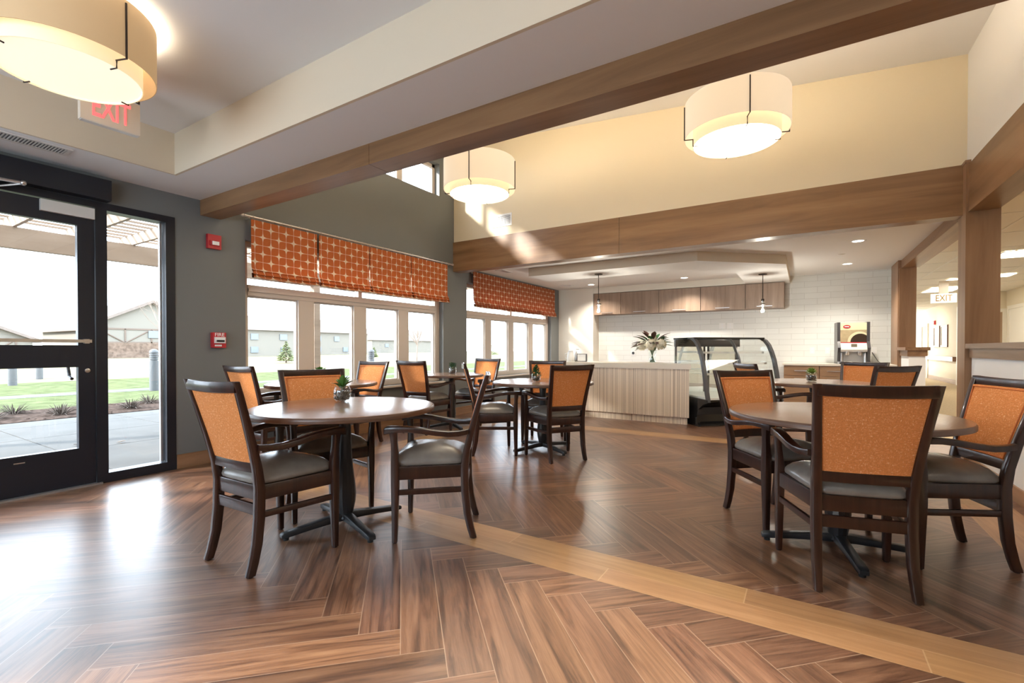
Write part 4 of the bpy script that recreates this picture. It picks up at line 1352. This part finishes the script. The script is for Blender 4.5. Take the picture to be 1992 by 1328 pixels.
for x in (0.006, LC - 0.006):
    poly = [(-o + 0.03, z - 0.015) for o, z in prof[1:]] + [(0.55, 0.40), (0.72, 0.42), (0.70, 1.26)]
    m = MB()
    m.face([(x, y, z) for y, z in poly])
    m.build('end_glass', 'case_glass', cs, smooth=0)
m = MB()
bp = [(0.0, 0.0), (-0.0, 0.03), (0.03, 0.06), (0.04, 0.16), (0.0, 0.27), (-0.10, 0.335), (-0.235, 0.37), (-0.235, 0.40), (0.75, 0.40), (0.75, 0.0)]
m.loft([[(0.05, y, z) for y, z in bp], [(LC - 0.05, y, z) for y, z in bp]])
m.build('base', 'black_gloss', cs, smooth=0)
for x0, x1 in ((0.0, 0.045), (LC - 0.045, LC)):
    ep = [(-0.03, 0.0), (-0.03, 0.02), (0.0, 0.05), (0.01, 0.16), (-0.03, 0.25), (-0.13, 0.325), (-0.25, 0.36), (-0.25, 0.40), (0.75, 0.42), (0.75, 0.0)]
    MB().loft([[(x0, y, z) for y, z in ep], [(x1, y, z) for y, z in ep]]).build('end_panel', 'black_gloss', cs, smooth=0)
MB().box(0.045, LC - 0.045, -0.24, 0.70, 0.401, 0.43).build('deck', 'white_plastic', cs, smooth=0)
MB().box(0.03, LC - 0.03, 0.10, 0.72, 1.262, 1.285).build('roof', 'black_gloss', cs, smooth=0, bevel=0.006)
MB().box(0.03, LC - 0.03, 0.66, 0.70, 1.15, 1.262).build('rear_header', 'dark_grey', cs, smooth=0)
for k, z in enumerate((0.75, 0.90, 1.06)):
    d0 = (-0.02, 0.04, 0.10)[k]
    sh = MB().box(0.05, LC - 0.05, d0, 0.62, z, z + 0.008).build('shelf', 'case_glass', cs, smooth=0)
    MB().box(0.05, LC - 0.05, d0 - 0.012, d0, z - 0.014, z + 0.016).build('shelf_edge', 'white_plastic', sh, smooth=0)
for x0, x1 in ((0.05, LC / 2 - 0.02), (LC / 2 + 0.02, LC - 0.05)):
    d = MB().box(x0, x1, 0.705, 0.712, 0.43, 1.15).build('sliding_door', 'mirror_glass', cs, smooth=0)
    f = MB()
    f.box(x0, x0 + 0.03, 0.70, 0.72, 0.43, 1.15); f.box(x1 - 0.03, x1, 0.70, 0.72, 0.43, 1.15)
    f.build('door_frame', 'dark_grey', d, smooth=0)

# vase of flowers
vs = thing('flower_vase', 'glass vase of white hydrangeas and dark leaves on the counter', 'vase', (-2.04, 7.48, 0.895))
vs.scale = (1.18, 1.18, 1.14)
MB().lathe([(0.042, 0), (0.050, 0.01), (0.046, 0.05), (0.044, 0.09), (0.055, 0.14), (0.066, 0.175), (0.064, 0.177)], 20, cap=False).build('vase', 'bowl_glass', vs, smooth=60)
m = MB()
rng = random.Random(11)
for i in range(12):
    a = i * 2.4
    m.tube([(0.03 * math.cos(a), 0.03 * math.sin(a), 0.01), (-0.02 * math.cos(a), -0.02 * math.sin(a), 0.16), (-0.07 * math.cos(a), -0.07 * math.sin(a), 0.25)], 0.004, 5)
m.build('stems', 'leaf_dark', vs)
for (x, y, z, r) in ((-0.12, -0.06, 0.245, 0.080), (0.01, -0.12, 0.255, 0.085), (0.125, -0.06, 0.255, 0.082), (-0.02, 0.02, 0.325, 0.078), (0.09, 0.09, 0.28, 0.068)):
    m = MB()
    m.ball((x, y, z), r * 0.8, 2)
    for i in range(150):
        v = Vector((rng.gauss(0, 1), rng.gauss(0, 1), rng.gauss(0, 1))).normalized()
        c = Vector((x, y, z)) + v * r * (0.86 + 0.12 * rng.random())
        s = v.cross(Vector((0.3, 0.5, 0.8))).normalized() * 0.013
        u = v.cross(s).normalized() * 0.012
        k = v * 0.003
        m.face([c + s, c + u + k, c - s, c - u + k])
    m.build('flower_head', 'petal', vs, smooth=0)
def spray(name, mat, n, seed, zc0, lmin, lmax, wdt):
    rg = random.Random(seed)
    m = MB()
    for i in range(n):
        a = rg.random() * 6.28
        el = -0.3 + 1.1 * rg.random()
        d = (math.cos(a) * math.cos(el), math.sin(a) * math.cos(el) * 0.7, math.sin(el))
        m.leaf((d[0] * 0.09, d[1] * 0.07, zc0 + d[2] * 0.06), d, lmin + rg.random() * (lmax - lmin), wdt, curl=0.15)
    m.build(name, mat, vs, smooth=60)
spray('green_leaves', 'leaf_dark', 22, 5, 0.25, 0.15, 0.20, 0.065)
spray('burgundy_leaves', 'leaf_burgundy', 18, 6, 0.29, 0.15, 0.22, 0.065)

# things at the window end of the counter
pt = thing('coffee_pitcher', 'white pitcher at the window end of the counter', 'pitcher', (-3.44, 7.45, 0.895))
MB().lathe([(0.055, 0), (0.062, 0.01), (0.062, 0.08), (0.052, 0.14), (0.042, 0.17), (0.046, 0.185), (0.030, 0.20), (0.012, 0.212)], 24).build('body', 'white_plastic', pt, smooth=50)
MB().tube([(-0.058, 0, 0.05), (-0.10, 0, 0.06), (-0.105, 0, 0.13), (-0.05, 0, 0.15)], 0.009, 8).build('handle', 'white_plastic', pt)
bt = thing('soap_bottle', 'slim metal pump bottle beside the white pitcher', 'bottle', (-3.355, 7.50, 0.895))
MB().lathe([(0.026, 0), (0.030, 0.006), (0.030, 0.13), (0.012, 0.155), (0.012, 0.17)], 20).build('body', 'alu', bt, smooth=40)
MB().tube([(0, 0, 0.165), (0, 0, 0.215), (0.05, -0.01, 0.208)], 0.007, 8).build('pump', 'alu', bt)
bx = thing('tabletop_frame', 'small framed card standing at the window end of the counter', 'frame', (-3.235, 7.47, 0.895), 0.12)
MB().box(-0.085, 0.085, -0.02, 0.03, 0, 0.135).build('frame', 'dark_grey', bx, smooth=0, bevel=0.004)
MB().box(-0.074, 0.072, -0.024, -0.019, 0.012, 0.125).build('card', 'white_plastic', bx, smooth=0)

# wall cabinets
xs = [-4.068, -3.43, -2.604, -1.776, -0.965, -0.314]
where = ['leftmost, behind the pendant', 'second from the left', 'middle one of five', 'second from the right', 'rightmost, under the soffit']
for i in range(5):
    a, b = xs[i] + 0.001, xs[i + 1] - 0.001
    c = thing('wall_cabinet', 'grey oak wall cabinet above the tiles, %s' % where[i], 'cabinet', ((a + b) / 2, YE, 1.880), 0, 'row of wall cabinets')
    h = (b - a) / 2
    MB().box(-h, h, 0.024, 0.345, 0, 0.478).build('body', 'cab', c, smooth=0)
    d = MB().box(-h + 0.005, h - 0.005, 0.0, 0.022, 0.002, 0.472).build('door', 'cab', c, smooth=0, bevel=0.0015)
    m = MB()
    m.box(-0.13, 0.13, -0.030, -0.020, 0.036, 0.046)
    m.box(-0.115, -0.105, -0.022, 0.002, 0.037, 0.045); m.box(0.105, 0.115, -0.022, 0.002, 0.037, 0.045)
    m.build('handle', 'steel', d, smooth=0)

# low cabinets and the pale counter top along the tiles
for a, b, lab in ((-0.300, 0.220, 'low oak cabinet left of the coffee machine, beside the display case'), (0.222, 1.050, 'low oak cabinet below the coffee machine'),):
    c = thing('base_cabinet', lab, 'cabinet', ((a + b) / 2, 9.47, 0), 0, 'low oak cabinets')
    h = (b - a) / 2 - 0.001
    MB().box(-h, h, 0.06, 0.90, 0, 0.10).build('kick', 'dark_gap', c, smooth=0)
    MB().box(-h, h, 0.022, 0.90, 0.10, 0.829).build('body', 'cab2', c, smooth=0)
    n = 1 if h < 0.3 else 2
    for k in range(n):
        u0, u1 = -h + 2 * h * k / n + 0.003, -h + 2 * h * (k + 1) / n - 0.003
        d = MB().box(u0, u1, 0.0, 0.020, 0.655, 0.820).build('drawer', 'cab2', c, smooth=0, bevel=0.0015)
        um = (u0 + u1) / 2
        MB().box(um - 0.10, um + 0.10, -0.028, -0.018, 0.735, 0.745).build('handle', 'steel', d, smooth=0)
        d = MB().box(u0, u1, 0.0, 0.020, 0.105, 0.648).build('door', 'cab2', c, smooth=0, bevel=0.0015)
        MB().box(um - 0.10, um + 0.10, -0.028, -0.018, 0.60, 0.61).build('handle', 'steel', d, smooth=0)
tag(MB().box(-0.32, 1.245, 9.445, 10.395, 0.830, 0.862).build('back_countertop', 'counter_back', smooth=0, bevel=0.004), 'pale counter top along the tiled wall under the coffee machine', 'countertop')

# coffee machine
cm = thing('coffee_machine', 'tall coffee dispenser with a printed coffee picture on the back counter', 'coffee machine', (0.690, 9.78, 0.862), 0.08)
hw = 0.212
for s in (-1, 1):
    m = MB()
    poly = [(-0.20, 0.0), (0.22, 0.0), (0.22, 0.70), (-0.12, 0.70), (-0.12, 0.38), (-0.19, 0.27), (-0.16, 0.20), (-0.13, 0.06)]
    x0, x1 = (hw - 0.03, hw + 0.012) if s > 0 else (-hw - 0.012, -hw + 0.03)
    m.loft([[(x0, y, z) for y, z in poly], [(x1, y, z) for y, z in poly]])
    m.build('side_panel', 'dark_grey', cm, smooth=0, bevel=0.004)
MB().box(-hw + 0.03, hw - 0.03, -0.07, 0.21, 0.03, 0.69).build('cabinet', 'silver_white', cm, smooth=0)
MB().box(-hw + 0.03, hw - 0.03, -0.105, -0.071, 0.365, 0.69).build('picture_panel', 'print_cream', cm, smooth=0)
pic = MB().box(-hw + 0.03, hw - 0.03, -0.108, -0.1055, 0.365, 0.57).build('picture_ground', 'print_tan', cm, smooth=0)
def half_disc(rx, rz, x, z, y, name, mat):
    pts = []
    for i in range(49):
        a = PI * i / 48
        px_, pz_ = x + rx * math.cos(a), z + rz * math.sin(a)
        pts.append((min(px_, hw - 0.031), pz_))
    m = MB()
    m.loft([[(p[0], y, p[1]) for p in pts], [(p[0], y - 0.0015, p[1]) for p in pts]])
    return m.build(name, mat, cm, smooth=0)
half_disc(0.165, 0.175, 0.085, 0.366, -0.1085, 'picture_cup', 'print_cream')
half_disc(0.135, 0.140, 0.095, 0.366, -0.1105, 'picture_coffee', 'coffee')
MB().box(-hw + 0.03, hw - 0.03, -0.115, -0.10, 0.350, 0.364).build('red_strip', 'red', cm, smooth=0)
m = MB()
m.loft([[(-0.09 + 0.052 * math.cos(a), -0.1085, 0.625 + 0.028 * math.sin(a)) for a in [i * PI / 16 for i in range(32)]], [(-0.09 + 0.052 * math.cos(a), -0.1055, 0.625 + 0.028 * math.sin(a)) for a in [i * PI / 16 for i in range(32)]]])
lg = m.build('emblem', 'red', cm, smooth=0)
MB().box(-0.122, -0.058, -0.1098, -0.1086, 0.618, 0.632).build('emblem_band', 'vent_white', lg, smooth=0)
m = MB()
poly = [(-0.07, 0.20), (-0.165, 0.205), (-0.175, 0.24), (-0.125, 0.35), (-0.07, 0.35)]
m.loft([[(-hw + 0.032, y, z) for y, z in poly], [(hw - 0.032, y, z) for y, z in poly]])
m.build('front_fascia', 'silver_white', cm, smooth=0, bevel=0.006)
MB().box(-0.035, 0.045, -0.155, -0.145, 0.275, 0.335).build('display', 'screen', cm, smooth=0, rot=(0, 0, 0))
for x in (-0.085, 0.085):
    MB().lathe([(0.012, -0.045), (0.030, -0.03), (0.034, 0.0), (0.026, 0.03)], 18).build('nozzle', 'steel', cm, (x, -0.14, 0.185), rot=(0.3, 0, 0))
for x in (-0.165, 0.165):
    MB().lathe([(0.026, 0), (0.026, 0.15)], 18).build('column', 'steel', cm, (x, -0.10, 0.03))
MB().box(-0.20, 0.20, -0.21, 0.0, 0.0, 0.025).build('drip_tray', 'black_gloss', cm, smooth=0, bevel=0.004)
tag(MB().tube([(0.99, 9.70, 0.868), (1.03, 9.66, 0.868), (1.08, 9.75, 0.868), (1.10, 9.9, 0.868), (1.08, 10.15, 0.9), (1.02, 10.39, 1.05)], 0.006, 6).build('power_cord', 'black_gloss'), 'black power cord beside the coffee machine', 'cord')

# outlets on the tiles
for x, z, lab in ((-1.42, 1.58, 'left one of the upper pair of white outlets on the tiles above the display case'), (-1.27, 1.58, 'right one of the upper pair of white outlets on the tiles above the display case'),
                  (0.13, 1.085, 'left one of the two white outlets on the tiles left of the coffee machine'), (0.37, 1.085, 'right one of the two white outlets on the tiles left of the coffee machine'),
                  (1.05, 1.09, 'white outlet on the tiles right of the coffee machine')):
    o = thing('wall_outlet', lab, 'outlet', (x, 10.40, z), 0, 'outlets on the tiles')
    MB().box(-0.058 if z > 1.2 else -0.038, 0.058 if z > 1.2 else 0.038, -0.007, 0, -0.06, 0.06).build('plate', 'white_plastic', o, smooth=0, bevel=0.002)
    m = MB()
    for dz in (-0.028, 0.028):
        m.box(-0.014, 0.014, -0.009, -0.0065, dz - 0.016, dz + 0.016)
    m.build('socket', 'vent_white', o, smooth=0)
o = thing('round_outlet', 'white plate with a round black socket on the tiles left of the flowers', 'outlet', (-3.26, 10.40, 1.02))
MB().box(-0.06, 0.06, -0.007, 0, -0.06, 0.06).build('plate', 'white_plastic', o, smooth=0, bevel=0.002)
MB().lathe([(0.027, -0.012), (0.03, 0.0)], 20).build('socket', 'black_gloss', o, (0, -0.007, 0), rot=(-PI / 2, 0, 0))

# small glass pendants over the counter
for x, y, lab in ((-2.913, 7.411, 'small clear glass pendant over the left part of the counter'), (-0.589, 8.858, 'small clear glass pendant in front of the rightmost wall cabinet')):
    t = thing('glass_pendant', lab, 'lamp', (x, y, 2.362), 0, 'glass pendants at the counter')
    MB().lathe([(0.062, -0.014), (0.066, -0.006), (0.066, 0)], 28).build('canopy', 'bronze', t)
    MB().tube([(0, 0, -0.012), (0, 0, -0.42)], 0.006, 8).build('stem', 'bronze', t)
    MB().lathe([(0.018, -0.455), (0.022, -0.45), (0.022, -0.415), (0.008, -0.41)], 18).build('socket', 'bronze', t)
    MB().lathe([(0.042, -0.515), (0.046, -0.512), (0.046, -0.500), (0.042, -0.497)], 24).build('collar', 'bronze', t)
    MB().lathe([(0.030, -0.44), (0.027, -0.48), (0.025, -0.505), (0.033, -0.57), (0.045, -0.635), (0.043, -0.637)], 24, cap=False).build('glass_shade', 'bowl_glass', t, smooth=60)
    MB().ball((0, 0, -0.53), 0.014, 2, (1, 1, 1.9)).build('bulb', 'bulb', t)
    light('bulb_light', 'POINT', (0, 0, -0.60), 14.0, WARM2, t, 0.03)

# ------------------------------------------------------------------ corridor things
for y0, y1, lab in ((20.55, 21.45, 'framed picture on the corridor wall, the nearer one'), (21.62, 22.46, 'framed picture on the corridor wall, the farther one')):
    p = thing('framed_picture', lab, 'picture', (3.998, (y0 + y1) / 2, 1.54), 0, 'corridor pictures')
    h = (y1 - y0) / 2
    m = MB()
    m.box(-0.03, 0, -h, -h + 0.06, -0.37, 0.37); m.box(-0.03, 0, h - 0.06, h, -0.37, 0.37)
    m.box(-0.03, 0, -h + 0.06, h - 0.06, -0.37, -0.31); m.box(-0.03, 0, -h + 0.06, h - 0.06, 0.31, 0.37)
    m.build('frame', 'picture_frame', p, smooth=0)
    MB().box(-0.015, 0, -h + 0.06, h - 0.06, -0.31, 0.31).build('print', 'picture', p, smooth=0)
hr = thing('handrail', 'white handrail along the corridor wall below the pictures', 'handrail', (4.0, 21.5, 0.0))
MB().box(-0.09, -0.04, -1.75, 2.3, 0.72, 0.86).build('rail', 'vent_white', hr, smooth=0, bevel=0.01)
MB().box(-0.095, 0.0, -1.95, -1.75, 0.72, 0.86).build('end_cap', 'picture_frame', hr, smooth=0, bevel=0.01)
for y in (-1.2, 0, 1.2):
    MB().box(-0.05, 0.0, y - 0.04, y + 0.04, 0.76, 0.82).build('bracket', 'vent_white', hr, smooth=0)
def hall_door(name, ax, c, u0, u1, h, mat, lab):
    t = thing(name, lab, 'door')
    def bx(a0, a1, z0, z1, d0, d1, nm, mt):
        m = MB()
        if ax == 'X': m.box(c - d1, c - d0, a0, a1, z0, z1)
        else: m.box(a0, a1, c - d1, c - d0, z0, z1)
        return m.build(nm, mt, t, smooth=0)
    bx(u0, u1, 0, h, 0.002, 0.02, 'leaf', mat)
    bx(u0 - 0.09, u0, 0, h + 0.09, 0.001, 0.04, 'jamb', 'hall_door')
    bx(u1, u1 + 0.09, 0, h + 0.09, 0.001, 0.04, 'jamb', 'hall_door')
    bx(u0, u1, h, h + 0.09, 0.001, 0.04, 'head', 'hall_door')
    bx(u0 + 0.06, u0 + 0.12, 0.95, 1.07, 0.02, 0.06, 'lever', 'steel')
    return t
hall_door('corridor_door', 'X', 4.0, 23.5, 24.4, 1.98, 'wood_door', 'tan door at the far end of the corridor wall')
hall_door('corridor_door', 'X', 4.0, 18.1, 19.3, 2.3, 'wood_door', 'tan door just behind the corner column, beyond the handrail')
hall_door('corridor_door', 'X', 4.5, 15.4, 17.0, 2.13, 'hall_door', 'white door on the right corridor wall beyond the half wall')
hall_door('corridor_door', 'Y', 17.3, 4.10, 4.42, 2.08, 'wood_door', 'narrow brown door at the corridor corner')
a = thing('corridor_strobe', 'small red alarm above the corridor pictures', 'alarm', (3.998, 22.35, 1.98))
MB().box(-0.05, 0, -0.09, 0.09, 0, 0.14).build('housing', 'red', a, smooth=0, bevel=0.006)
MB().box(-0.06, -0.05, -0.05, 0.05, 0.03, 0.08).build('lens', 'vent_white', a, smooth=0)
for x, y, sx, sy, lab in ((2.95, 15.8, 0.6, 1.2, 'bright ceiling panel above the glowing EXIT sign'), (2.92, 10.5, 0.6, 0.7, 'bright ceiling panel at the right edge beyond the corner column'),
                          (3.42, 13.4, 0.3, 0.5, 'small ceiling light farther back on the right of the corner column'), (2.78, 13.6, 0.3, 0.3, 'small ceiling light just left of the corner column'),
                          (2.92, 6.5, 0.6, 1.2, 'unseen ceiling panel added beside the hall'), (2.92, 2.5, 0.6, 1.2, 'unseen ceiling panel added near the front of the corridor'), (2.92, 21.5, 0.6, 1.2, 'unseen far ceiling panel added before the pictures')):  # these last three panels are out of view, added for their light
    t = thing('ceiling_panel_light', lab, 'ceiling light', (x, y, 2.612), 0, 'corridor ceiling lights')
    MB().box(-sx / 2, sx / 2, -sy / 2, sy / 2, -0.006, 0.0).build('diffuser', 'panel', t, smooth=0)
    m = MB()
    for q in (-1, 1):
        m.box(q * (sx / 2 + 0.01) - 0.01, q * (sx / 2 + 0.01) + 0.01, -sy / 2 - 0.02, sy / 2 + 0.02, -0.008, 0.0)
        m.box(-sx / 2, sx / 2, q * (sy / 2 + 0.01) - 0.01, q * (sy / 2 + 0.01) + 0.01, -0.008, 0.0)
    m.build('frame', 'vent_white', t, smooth=0)
    light('panel_light', 'AREA', (0, 0, -0.02), PANEL_W * sx * sy / 0.72, WARM2, t, sx * 0.95, sy=sy * 0.95)

# ------------------------------------------------------------------ outside: patio, planting bed, lawn, path
def ground(name, x0, x1, y0, y1, z0, z1, mat, lab):
    return S_(MB().box(x0, x1, y0, y1, z0, z1).build(name, mat, smooth=0), lab)
m = MB()
xsj = [WO - 0.0, -7.0, -8.33, -9.62, -10.33]
for i in range(4):
    for j in range(11):
        y0 = 1.775 - 4.5 + j * 1.5
        m.box(xsj[i + 1] + 0.006, xsj[i] - 0.006, y0 + 0.006, y0 + 1.494, -0.15, -0.03)
S_(m.build('ground_patio', 'concrete', smooth=0), 'pale concrete patio slabs')
ground('ground_sub', -10.33, WO, -3, 13.5, -0.2, -0.040, 'mulch', 'dark joints below the patio slabs')
ground('ground_bed', -12.2, -10.33, -6, 40, -0.15, -0.02, 'mulch', 'mulched planting bed')
ground('ground_lawn', -15.3, -12.2, -10, 60, -0.15, -0.025, 'grass', 'green lawn strip')
ground('ground_path', -16.2, -15.3, -10, 60, -0.15, -0.02, 'concrete', 'pale concrete garden path')
ground('ground_lawn_far', -22, -16.2, -10, 80, -0.15, -0.025, 'grass', 'green lawn beyond the path')
ground('ground_field', -140, -22, -60, 160, -0.15, -0.03, 'dry_grass', 'dry pale lawn in the distance')
ground('ground_side', -10.33, WO, 13.5, 60, -0.15, -0.03, 'dry_grass', 'dry lawn beside the patio')
rng = random.Random(21)
CLUMPS = ((-11.0, 1.95), (-11.7, 2.35), (-10.9, 2.75), (-11.6, 3.3), (-10.9, 3.75), (-11.6, 4.3), (-10.9, 4.85), (-11.8, 1.45))
for i, (x, y) in enumerate(CLUMPS):
    m = MB()
    for k in range(110):
        a, el = rng.random() * 6.28, 0.3 + 1.1 * rng.random()
        d = Vector((math.cos(a) * math.cos(el), math.sin(a) * math.cos(el), math.sin(el)))
        m.leaf((0.06 * math.cos(a), 0.06 * math.sin(a), 0), d, 0.16 + rng.random() * 0.2, 0.012, curl=0.35, rows=3)
    tag(m.build('grass_clump', 'tuft', None, (x, y, -0.02), smooth=0), 'dry brown grass clump in the mulched bed outside the glass door', 'grass clump', 'dry grass clumps in the bed')
m = MB()
for k in range(900):
    x, y = -12.15 + rng.random() * 1.8, -2 + rng.random() * 12
    if any(math.hypot(x - a, y - b) < 0.46 for a, b in CLUMPS):
        continue
    m.ball((x, y, -0.015), 0.015 + 0.02 * rng.random(), 1, (1.4, 1, 0.5))
b_ = tag(m.build('bark_chips', 'mulch', smooth=0), 'loose bark chips strewn over the planting bed', 'mulch', kind='stuff')
for i, (x, y, a) in enumerate(((-7.30, 1.98, 0.3), (-7.05, 2.32, 1.2))):
    tag(MB().leaf((-0.04, 0, 0.012), (1, 0, 0.05), 0.09, 0.05, curl=-0.1).build('fallen_leaf', 'bark', None, (x, y, -0.03), rot=(0, 0, a)),
        ('brown leaf lying on the patio seen through the door', 'brown leaf lying on the patio seen through the sidelight')[i], 'leaf')
for x, y, lab in ((-15.0, 5.68, 'grey bollard light seen through the sidelight'), (-20.8, 4.15, 'grey bollard light seen through the lower door pane, left one'), (-24.3, 5.55, 'grey bollard light seen through the lower door pane, right one'), (-12.0, 10.57, 'ribbed grey bollard light seen through the third window light')):
    t = thing('bollard_light', lab, 'bollard', (x, y, -0.03))
    MB().lathe([(0.105, 0), (0.105, 0.82)], 24).build('post', 'bollard', t, smooth=40)
    m = MB()
    for k in range(4):
        m.lathe([(0.085, 0.82 + k * 0.06), (0.085, 0.845 + k * 0.06), (0.105, 0.85 + k * 0.06), (0.105, 0.88 + k * 0.06)], 24)
    m.build('louvre', 'bollard', t, smooth=40)
    MB().lathe([(0.105, 1.06), (0.09, 1.10), (0.05, 1.13), (0.01, 1.14)], 24).build('cap', 'bollard', t, smooth=60)

# pergola over the patio
pg = thing('pergola', 'timber pergola outside over the patio', 'pergola', (-8.5, 4.0, 0))
MB().box(-0.05, 0.05, -6.2, 6.5, 2.385, 2.655).build('front_beam', 'pergola', pg, smooth=0)
for y in (-3.2, 2.03, 6.2):
    MB().box(-0.07, 0.07, y - 0.07, y + 0.07, -0.03, 2.384).build('post', 'pergola', pg, smooth=0)
for i in range(20):
    y = -6.0 + i * 0.62
    MB().box(-0.45, 3.36, y - 0.02, y + 0.02, 2.656, 2.80).build('rafter', 'pergola', pg, smooth=0)
for i in range(18):
    x = -0.40 + i * 0.212
    MB().box(x - 0.016, x + 0.016, -6.2, 6.4, 2.801, 2.826).build('slat', 'pergola', pg, smooth=0)

# houses across the lawn
def sc(y, z):
    return y * 70 / 45, (z - 1.12) * 70 / 45 + 1.12
def house(label, x, y0, y1, eave, ridge, depth, wins, gable=False, stone=0):
    t = thing('house', label, 'building', (x, y0, -0.1))
    L = y1 - y0
    m = MB()
    if gable:   # gable end faces us
        m.loft([[(0, 0, 0), (0, L, 0), (0, L, eave), (0, L / 2, ridge), (0, 0, eave)], [(-depth, 0, 0), (-depth, L, 0), (-depth, L, eave), (-depth, L / 2, ridge), (-depth, 0, eave)]])
        m.build('wall', 'siding', t, smooth=0)
        r = MB()
        for s in (0, 1):
            ya, za = (-0.6, eave - 0.35) if s == 0 else (L + 0.6, eave - 0.35)
            r.loft([[(0.6, ya, za), (0.6, L / 2, ridge + 0.05), (0.6, L / 2, ridge + 0.4), (0.6, ya, za + 0.3)], [(-depth, ya, za), (-depth, L / 2, ridge + 0.05), (-depth, L / 2, ridge + 0.4), (-depth, ya, za + 0.3)]])
        r.build('roof', 'roof', t, smooth=0)
        m = MB()
        for k in range(5):
            yy = L * (0.1 + 0.2 * k)
            m.box(0.0, 0.08, yy - 0.08, yy + 0.08, stone, eave)
        m.box(0, 0.08, 0, L, eave - 0.1, eave + 0.1)
        m.box(0, 0.08, 0, L, stone, stone + 0.15)
        for k in range(4):
            ya, yb_ = L * (0.1 + 0.2 * k), L * (0.3 + 0.2 * k)
            za, zb = (stone, eave) if k % 2 else (eave, stone)
            m.tube([(0.05, ya, za), (0.05, yb_, zb)], 0.08, 4)
        m.build('timber_trim', 'timber', t, smooth=0)
    else:
        MB().box(-depth, 0, 0, L, 0, eave).build('wall', 'siding', t, smooth=0)
        MB().loft([[(0.5, -0.4, eave), (-depth / 2, -0.4, ridge), (-depth - 0.5, -0.4, eave)], [(0.5, L + 0.4, eave), (-depth / 2, L + 0.4, ridge), (-depth - 0.5, L + 0.4, eave)]]).build('roof', 'roof', t, smooth=0)
    if stone:
        MB().box(0, 0.12, 0.05, L - 0.05, 0, stone).build('stone_base', 'stone', t, smooth=0)
    for (yy, zz, ww, hh) in wins:
        MB().box(0.0, 0.14, yy - ww / 2, yy + ww / 2, zz, zz + hh).build('window', 'house_glass', t, smooth=0)
    return t
house('gabled house with timber trim across the lawn', -70, 19.5, 33.0, 3.6, 6.9, 14, [(7.2, 2.55, 1.6, 0.9), (10.2, 2.55, 1.3, 0.9)], True, 1.9)
house('long two storey house seen through the first window light', -70, 36.5, 47.0, 4.0, 6.4, 9, [(2.8, 2.55, 1.1, 0.9), (7.4, 2.55, 1.2, 0.9), (2.8, 0.6, 1.1, 0.9), (7.6, 0.6, 1.2, 0.8)])
house('two storey house seen through the second window light', -76, 48.5, 66, 4.2, 6.8, 9, [(2, 2.6, 1.1, 0.9), (6, 2.6, 1.1, 0.9), (10, 2.6, 1.1, 0.9), (14, 2.6, 1.1, 0.9), (6, 0.6, 1.1, 0.9), (12, 0.6, 1.1, 0.9)])
house('low house far left seen over the door rail', -70, 3.0, 15.5, 2.2, 4.9, 10, [(9, 1.0, 1.3, 0.8)], True, 0.0)
house('far house behind the bollard seen through the third window light', -95, 84, 108, 3.4, 6.6, 9, [(5, 1.6, 1.2, 0.9), (12, 1.6, 1.2, 0.9)])

def conifer(x, y, h, r, label, seed):
    rg = random.Random(seed)
    t = thing('conifer', label, 'tree', (x, y, -0.03), 0, 'young conifers')
    MB().lathe([(0.07, 0), (0.03, h * 0.9)], 8).build('trunk', 'bark', t)
    m = MB()
    for i in range(420):
        k = rg.random() ** 1.3
        a = rg.random() * 6.28
        rr = r * (1 - k) * (0.45 + 0.55 * rg.random())
        z = h * (0.08 + 0.92 * k)
        m.leaf((rr * 0.4 * math.cos(a), rr * 0.4 * math.sin(a), z), (math.cos(a), math.sin(a), 0.25), rr * 0.75 + 0.08, 0.16, curl=0.25, rows=2)
    m.build('foliage', 'conifer', t, smooth=0)
conifer(-35, 22.2, 1.7, 0.85, 'young conifer seen through the first window light', 1)
conifer(-44, 36.6, 1.7, 0.8, 'young conifer seen through the second window light, left one', 2)
conifer(-44, 39.2, 1.3, 0.6, 'small young conifer seen through the second window light, right one', 3)
conifer(-40, 58.0, 2.4, 1.6, 'round shrub-like conifer seen through the fourth window light', 4)
def bare_tree(x, y, h, label, seed):
    rg = random.Random(seed)
    t = thing('bare_tree', label, 'tree', (x, y, -0.03), 0, 'bare trees')
    m = MB(); tw = MB()
    m.tube([(0, 0, 0), (0.05, 0.03, h * 0.4), (0.0, 0.1, h * 0.8), (0.05, 0.1, h)], [0.07, 0.055, 0.03, 0.01], 8)
    m.build('trunk', 'bark', t)
    for i in range(26):
        z = h * (0.35 + 0.6 * rg.random())
        a = rg.random() * 6.28
        L = (h - z) * 0.6 + 0.4
        p = Vector((0.03, 0.06, z)); d = Vector((math.cos(a), math.sin(a), 1.1)).normalized()
        q = p + d * L * 0.5; r_ = q + (d + Vector((0, 0, 0.5))).normalized() * L * 0.5
        tw.tube([p, q, r_], [0.02, 0.012, 0.004], 5)
        for s in range(3):
            b2 = p + d * L * (0.3 + 0.2 * s)
            e = Vector((rg.gauss(0, 1), rg.gauss(0, 1), 1.2)).normalized()
            tw.tube([b2, b2 + e * L * 0.35], [0.008, 0.003], 4)
    tw.build('branches', 'bark', t)
bare_tree(-24, 9.6, 4.6, 'bare young tree seen at the top of the sidelight', 5)
bare_tree(-26, 27.5, 3.6, 'bare young tree seen through the second window', 6)
